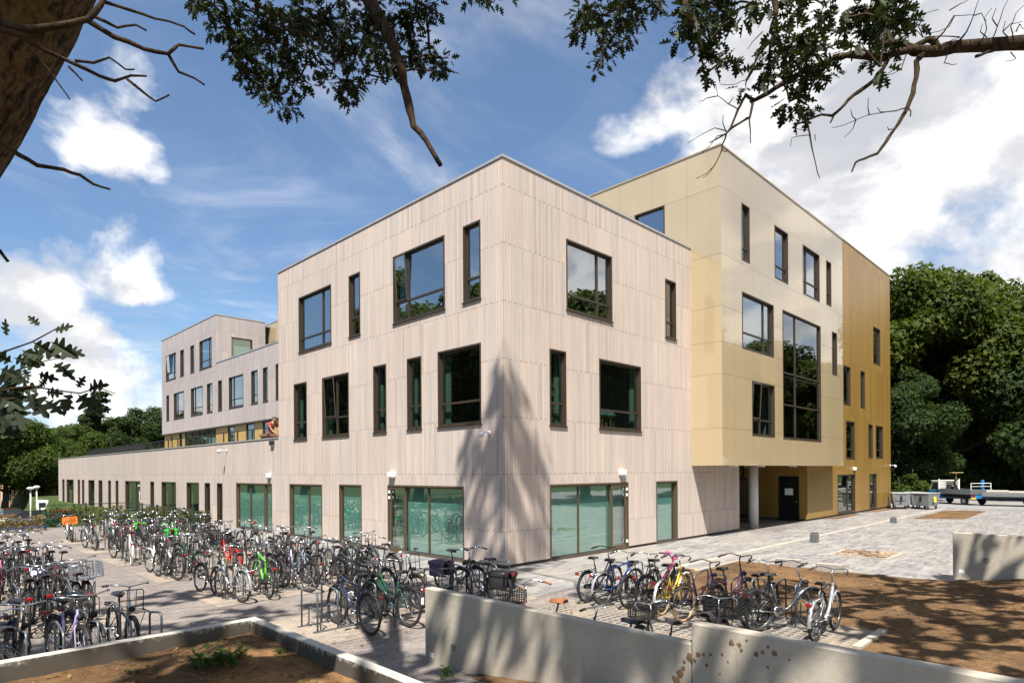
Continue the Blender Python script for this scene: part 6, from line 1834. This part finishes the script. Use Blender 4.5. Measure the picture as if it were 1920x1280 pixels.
# ------------------------------------------------------------------ vehicles, bins, lamps, house
def car(x, y, rz, paint_c, label, z=-2.03, van=False, L=4.2):
    t = empty('parked_van' if van else 'parked_car', (x, y, z), (0, 0, rz)); tag(t, label, 'van' if van else 'car', None if van else 'cars parked beyond the hedge')
    h = L/2
    mb = MB(); mb.smooth = False
    if van: prof = [(-h, .35), (-h, .95), (-h+.04, 1.05), (-h+.12, 1.86), (-h+.2, 1.92), (h-1.5, 1.92), (h-.75, 1.12), (h-.1, .95), (h, .75), (h, .35)]
    else: prof = [(-h, .38), (-h, .80), (-h+.08, .92), (-h+.35, .96), (h-1.2, .94), (h-.15, .80), (h, .62), (h, .35)]
    n = len(prof)
    V = []
    for yy, s in ((-.84, .985), (-.80, 1.0), (.80, 1.0), (.84, .985)): V += [(px_*s, yy, (pz-.35)*(.97 if abs(yy) > .82 else 1)+.35) for px_, pz in prof]
    F = [tuple(range(n)), tuple(range(4*n-1, 3*n-1, -1))]
    for j in range(3):
        for i in range(n): F.append((j*n+i, j*n+(i+1) % n, (j+1)*n+(i+1) % n, (j+1)*n+i))
    mb.faces(V, F); mb.build('body', paint_c, t)
    if not van:
        mb = MB(); cab = [(-h+.25, .95), (-h+.60, 1.38), (-h+.95, 1.46), (h-2.0, 1.45), (h-1.15, .95)]
        V = [(a, s*(.80-.22*(b-.95)), b) for s in (-1, 1) for a, b in cab]; m = len(cab)
        mb.faces(V, [tuple(range(m)), tuple(range(2*m-1, m-1, -1))]+[(i, i+m, (i+1) % m+m, (i+1) % m) for i in range(m)])
        mb.build('cabin_glass', car_glass, t)
        mb = MB(); mb.bevbox(-h+.75, h-2.0, -.66, .66, 1.44, 1.475, .02); mb.build('roof', paint_c, t)
    else:
        mb = MB()
        for yy in (-.42, .42): mb.bevbox(-h+.03, -h+.10, yy-.31, yy+.31, 1.15, 1.70, .03)
        mb.bevbox(h-1.48, h-.85, -.855, -.845, 1.15, 1.75, .004); mb.bevbox(h-1.48, h-.85, .845, .855, 1.15, 1.75, .004)
        mb.build('window', car_glass, t)
    for sx in (-1, 1):
        for sy in (-1, 1):
            mb = MB(); mb.smooth = True
            mb.lathe([(.12, -.09), (.30, -.10), (.315, -.06), (.315, .06), (.30, .10), (.12, .09)], 18, (sx*h*.62, sy*.76, .315), Matrix.Rotation(pi/2, 4, 'X')); w = mb.build('wheel', black_rubber, t)
            mb = MB(); mb.lathe([(.19, -.01), (.17, .012), (.03, .02)], 14, (sx*h*.62, sy*.865, .315), Matrix.Rotation(-sy*pi/2, 4, 'X')); mb.build('rim', coping_m, w)
    for sy in (-1, 1):
        mb = MB(); mb.bevbox(-h-.015, -h+.06, sy*.70-.09, sy*.70+.09, .68, .86, .02); mb.build('tail_light', red_lens, t)
        mb = MB(); mb.bevbox(h-.12, h+.01, sy*.62-.14, sy*.62+.14, .60, .74, .03); mb.build('headlight', clear_lens, t)
    mb = MB(); mb.bevbox(-h-.02, -h, -.26, .26, .52, .63, .004); mb.build('number_plate', plate_m, t)
    return t
car_glass = plain('car_glass', (.02, .024, .025), .06, coat=1.0)
plate_m = plain('yellow_plate', (.70, .45, .02), .4)
def lot(px, dep): p = CAM+ray(px, 882.5)*(dep/FPX); return p.x, p.y
x, y = lot(86, 71); car(x, y, radians(84), paints['white'], 'white van parked with its rear doors towards the camera', van=True, L=4.6)
for px, dep, rz, c, lab in ((12, 62, 100, 'brown', 'dark red car parked at the left edge of the picture'), (35, 50, 95, 'navy', 'dark blue car parked right of the dark red one'), (50, 58, 160, 'white', 'white car parked behind the lamp posts'), (78, 54, 170, 'dark_green', 'long dark green car parked below the white van'), (108, 58, 110, 'red', 'red car parked just left of the timber wing'), (22, 46, 180, 'blue', 'bright blue car parked low behind the hedge')):
    x, y = lot(px, dep); car(x, y, radians(rz), paints[c], lab)
for px, dep, lab in ((57, 54, 'white lamp post with a disc head, left of the pair'), (68.5, 60, 'white lamp post with a disc head, right of the pair')):
    x, y = lot(px, dep); t = empty('street_lamp', (x, y, -2.03)); tag(t, lab, 'street lamp', 'lamp posts in the car park')
    mb = MB(); mb.smooth = True; mb.tube([(0, 0, 0), (0, 0, 3.35)], [.06, .045], 10); mb.build('pole', white_paint, t)
    mb = MB(); mb.smooth = True; mb.lathe([(.05, 3.42), (.10, 3.46), (.27, 3.60), (.285, 3.64), (.20, 3.72), (.05, 3.76)], 20); mb.build('lamp_head', white_paint, t)
# house glimpsed beyond the car park
hs = empty('house', (lot(40, 92)[0], lot(40, 92)[1], -2.0), (0, 0, radians(-50))); tag(hs, 'orange brick house half hidden by the trees beyond the car park', 'house')
br = brick_mat('orange_house_brick', (.34, .16, .075), (.42, .21, .10), (.30, .24, .18), w=.22, h=.07)
mb = MB(); mb.box(-7, 7, -4, 4, 0, 4.6); mb.build('wall', br, hs)
mb = MB(); mb.prism([(-4.5, 4.5), (0, 7.4), (4.5, 4.5), (4.5, 4.75), (0, 7.65), (-4.5, 4.75)], -7.3, 7.3, Matrix.Rotation(pi/2, 4, 'Z')); mb.build('roof', plain('roof_tiles', (.16, .07, .045), .8, var=.3), hs)
for k in range(4):
    mb = MB(); mb.box(-6+k*3.4, -4.4+k*3.4, -4.05, -3.9, 1.0, 2.4); w = mb.build('window', white_paint, hs)
    mb = MB(); mb.box(-5.9+k*3.4, -4.5+k*3.4, -4.07, -4.04, 1.1, 2.3); mb.build('pane', car_glass, w)

# grey wheeled bins
bin_m = plain('grey_bin_plastic', (.20, .215, .225), .5, var=.15); bin_lid = plain('pale_bin_lid', (.27, .29, .28), .5)
def bin_(x, y, rz, label, sticker):
    t = empty('wheeled_bin', (x, y, .02), (0, 0, rz)); tag(t, label, 'bin', 'grey wheeled bins by the gold wall')
    mb = MB(); V = []
    for z, a, b in ((.22, .55, .40), (.50, .60, .46), (1.02, .68, .54), (1.06, .70, .56)): V += [(-a, -b, z), (a, -b, z), (a, b, z), (-a, b, z)]
    mb.faces(V, [(i*4+k, i*4+(k+1) % 4, i*4+4+(k+1) % 4, i*4+4+k) for i in range(3) for k in range(4)]+[(3, 2, 1, 0)])
    for u in (-.4, 0, .4): mb.box(u-.02, u+.02, -.555, -.40, .3, 1.0)
    mb.build('body', bin_m, t)
    mb = MB(); mb.bevbox(-.71, .71, -.57, .57, 1.06, 1.13, .025); mb.build('lid', bin_lid, t)
    mb = MB(); mb.tube([(-.74, -.3, .95), (-.82, -.3, .95), (-.82, .3, .95), (-.74, .3, .95)], .02, 5); mb.box(-.70, -.655, -.06, .06, .55, .9); mb.build('handle', black_plastic, t)
    for sx in (-1, 1):
        for sy in (-1, 1):
            mb = MB(); mb.smooth = True; mb.lathe([(.03, -.03), (.10, -.03), (.10, .03), (.03, .03)], 12, (sx*.48, sy*.36, .10), Matrix.Rotation(pi/2, 4, 'X')); mb.box(sx*.48-.03, sx*.48+.03, sy*.36-.05, sy*.36+.05, .12, .23); mb.build('caster', black_rubber, t)
    mb = MB(); mb.box(-.13, .17, -.575, -.558, .50, .86); mb.build('sticker', sticker, t)
stk_y = plain('yellow_sticker', (.70, .62, .05), .5, var=.5, vscale=6); stk_r = plain('red_white_sticker', (.62, .25, .18), .5, var=.8, vscale=8)
bin_(38.0, -1.25, radians(20), 'grey wheeled bin nearer the gold wall with a red and white sticker', stk_r)
bin_(38.4, -2.75, radians(-18), 'grey wheeled bin with a square yellow sticker', stk_y)
bin_(39.6, -1.9, radians(30), 'grey wheeled bin half hidden behind the two others', stk_r)

# flatbed truck
TB = paint('truck_blue', (.015, .17, .38)) or paints['truck_blue']
TB = paints['truck_blue']; alu = plain('aluminium_side', (.24, .25, .25), .4, .6); ivory = plain('ivory_cab', (.62, .58, .50), .45)
tq = CAM+ray(1842, 882.5)*(47/FPX); tq = Vector((tq.x, tq.y, .02))+Vector((cos(radians(53)), sin(radians(53)), 0))*2.2
tr = empty('flatbed_truck', tq, (0, 0, radians(53))); tr.scale = (.9, .95, .95); tag(tr, 'blue flatbed truck with an ivory headboard and ladder rack parked at the wood', 'truck')
mb = MB(); pr = [(1.0, .45), (1.0, 1.12), (2.05, 1.12), (2.55, .98), (2.62, .5)]
mb.prism(pr, -.92, .92); mb.build('cab_body', TB, tr)
mb = MB(); mb.prism([(1.0, 1.125), (1.0, 1.86), (1.75, 1.86), (2.1, 1.125)], -.86, .86); mb.bevbox(.98, 1.9, -.88, .88, 1.86, 1.94, .03); mb.build('cab_top', ivory, tr)
mb = MB()
for s in (-1, 1): mb.prism([(1.15, 1.2), (1.15, 1.76), (1.70, 1.76), (1.92, 1.2)], s*.855, s*.875)
mb.prism([(1.83, 1.80), (2.12, 1.16), (2.13, 1.16), (1.845, 1.80)], -.75, .75)
mb.build('cab_window', car_glass, tr)
mb = MB(); mb.box(-2.35, .95, -.98, .98, .86, .92); mb.box(-2.3, .9, -.35, .35, .55, .86); mb.build('bed', black_metal, tr)
mb = MB()
mb.bevbox(-2.37, .95, -1.01, -.97, .86, 1.24, .01); mb.bevbox(-2.37, .95, .97, 1.01, .86, 1.24, .01); mb.bevbox(-2.41, -2.375, -.98, .98, .86, 1.24, .01)
for u in (-1.5, -.7, .1): mb.box(u-.02, u+.02, 1.011, 1.02, .88, 1.22)
mb.build('drop_side', alu, tr)
mb = MB()
for z in (1.3, 1.45, 1.6, 1.75, 1.92): mb.box(.90, .955, -.92, .92, z, z+.07)
for yy in (-.95, .95): mb.box(.89, .96, yy-.04, yy+.04, .92, 2.08)
mb.build('headboard', white_paint, tr)
mb = MB()
for yy in (-.9, .9): mb.tube([(-2.3, yy, 1.2), (-2.3, yy, 1.75)], .025, 6)
mb.tube([(-2.3, -.9, 1.75), (-2.3, .9, 1.75)], .025, 6); mb.tube([(-2.3, -.9, 1.5), (-2.3, .9, 1.5)], .02, 6); mb.build('rear_rack', white_paint, tr)
for x in (1.75, -1.55):
    for s in (-1, 1):
        mb = MB(); mb.smooth = True; mb.lathe([(.15, -.10), (.31, -.11), (.335, -.06), (.335, .06), (.31, .11), (.15, .10)], 18, (x, s*.80, .335), Matrix.Rotation(pi/2, 4, 'X')); w = mb.build('wheel', black_rubber, tr)
        mb = MB(); mb.lathe([(.18, -.01), (.15, .02), (.04, .03)], 12, (x, s*.90, .335), Matrix.Rotation(-s*pi/2, 4, 'X')); mb.build('rim', coping_m, w)
mb = MB(); mb.bevbox(-2.40, -2.30, -.95, .95, .52, .80, .02); mb.build('rear_bar', TB, tr)
for s in (-1, 1):
    mb = MB(); mb.bevbox(-2.43, -2.39, s*.78-.17, s*.78+.17, .66, .80, .015); mb.build('tail_light', red_lens, tr)
mb = MB(); mb.bevbox(-2.425, -2.395, .56, 1.0, .50, .61, .005); mb.build('number_plate', plate_m, tr)
mb = MB(); mb.smooth = True; mb.bevbox(-.2, .5, .1, .7, .92, 1.5, .12); mb.tube([(-.1, .4, 1.4), (-.15, .4, 1.85), (-.5, .4, 2.0)], .06, 6); o = mb.build('digging_machine', black_metal, None, tr.location, tr.rotation_euler); tag(o, 'small dark machine standing on the truck bed', 'machine')
mb = MB(); mb.bevbox(-1.9, -1.7, -.5, -.3, .93, 1.9, .04); o = mb.build('blue_post', paints['truck_blue'], None, tr.location, tr.rotation_euler); tag(o, 'bright blue upright tool standing on the truck bed', 'tool')
mb = MB(); mb.tube([(.3, -.1, .93), (.25, -.1, 2.45)], .02, 6); mb.box(.1, .4, -.6, .4, 2.45, 2.50); o = mb.build('shovel', plain('wooden_handle', (.45, .33, .14), .6), None, tr.location, tr.rotation_euler); tag(o, 'long handled tool standing up above the truck cab', 'tool')
tq = CAM+ray(1925, 882.5)*(45.5/FPX)
tl = empty('flatbed_trailer', (tq.x, tq.y, .02), (0, 0, radians(97))); tag(tl, 'twin-axle flatbed trailer parked right of the truck', 'trailer')
mb = MB(); mb.box(-2.6, 2.6, -.95, .95, .62, .70); mb.tube([(-2.6, 0, .6), (-3.7, 0, .5)], .05, 6); mb.build('bed', black_metal, tl)
mb = MB()
for yy in (-.97, .95): mb.bevbox(-2.6, 2.6, yy, yy+.03, .70, 1.0, .008)
mb.bevbox(-2.63, -2.6, -.95, .95, .70, 1.0, .008)
for u in (-1.3, 0, 1.3): mb.box(u-.02, u+.02, -.985, -.971, .70, 1.0)
mb.build('drop_side', alu, tl)
for x in (-.85, -.1):
    for s in (-1, 1):
        mb = MB(); mb.smooth = True; mb.lathe([(.14, -.09), (.29, -.10), (.31, -.05), (.31, .05), (.29, .10), (.14, .09)], 18, (x, s*.86, .31), Matrix.Rotation(pi/2, 4, 'X')); w = mb.build('wheel', black_rubber, tl)
        mb = MB(); mb.lathe([(.18, -.01), (.15, .02), (.04, .03)], 12, (x, s*.95, .31), Matrix.Rotation(-s*pi/2, 4, 'X')); mb.build('rim', coping_m, w)
mb = MB()
for a, b, c in ((-2.3, -.4, .2), (-.3, 1.2, .1), (1.0, 2.4, .15)): mb.bevbox(a, b, -.7, .6, .72, 1.0+c, .06)
o = mb.build('tarpaulin', plain('pale_tarpaulin', (.30, .28, .24), .8), None, tl.location, tl.rotation_euler); tag(o, 'pale sheeted load lying on the flatbed trailer', 'load')
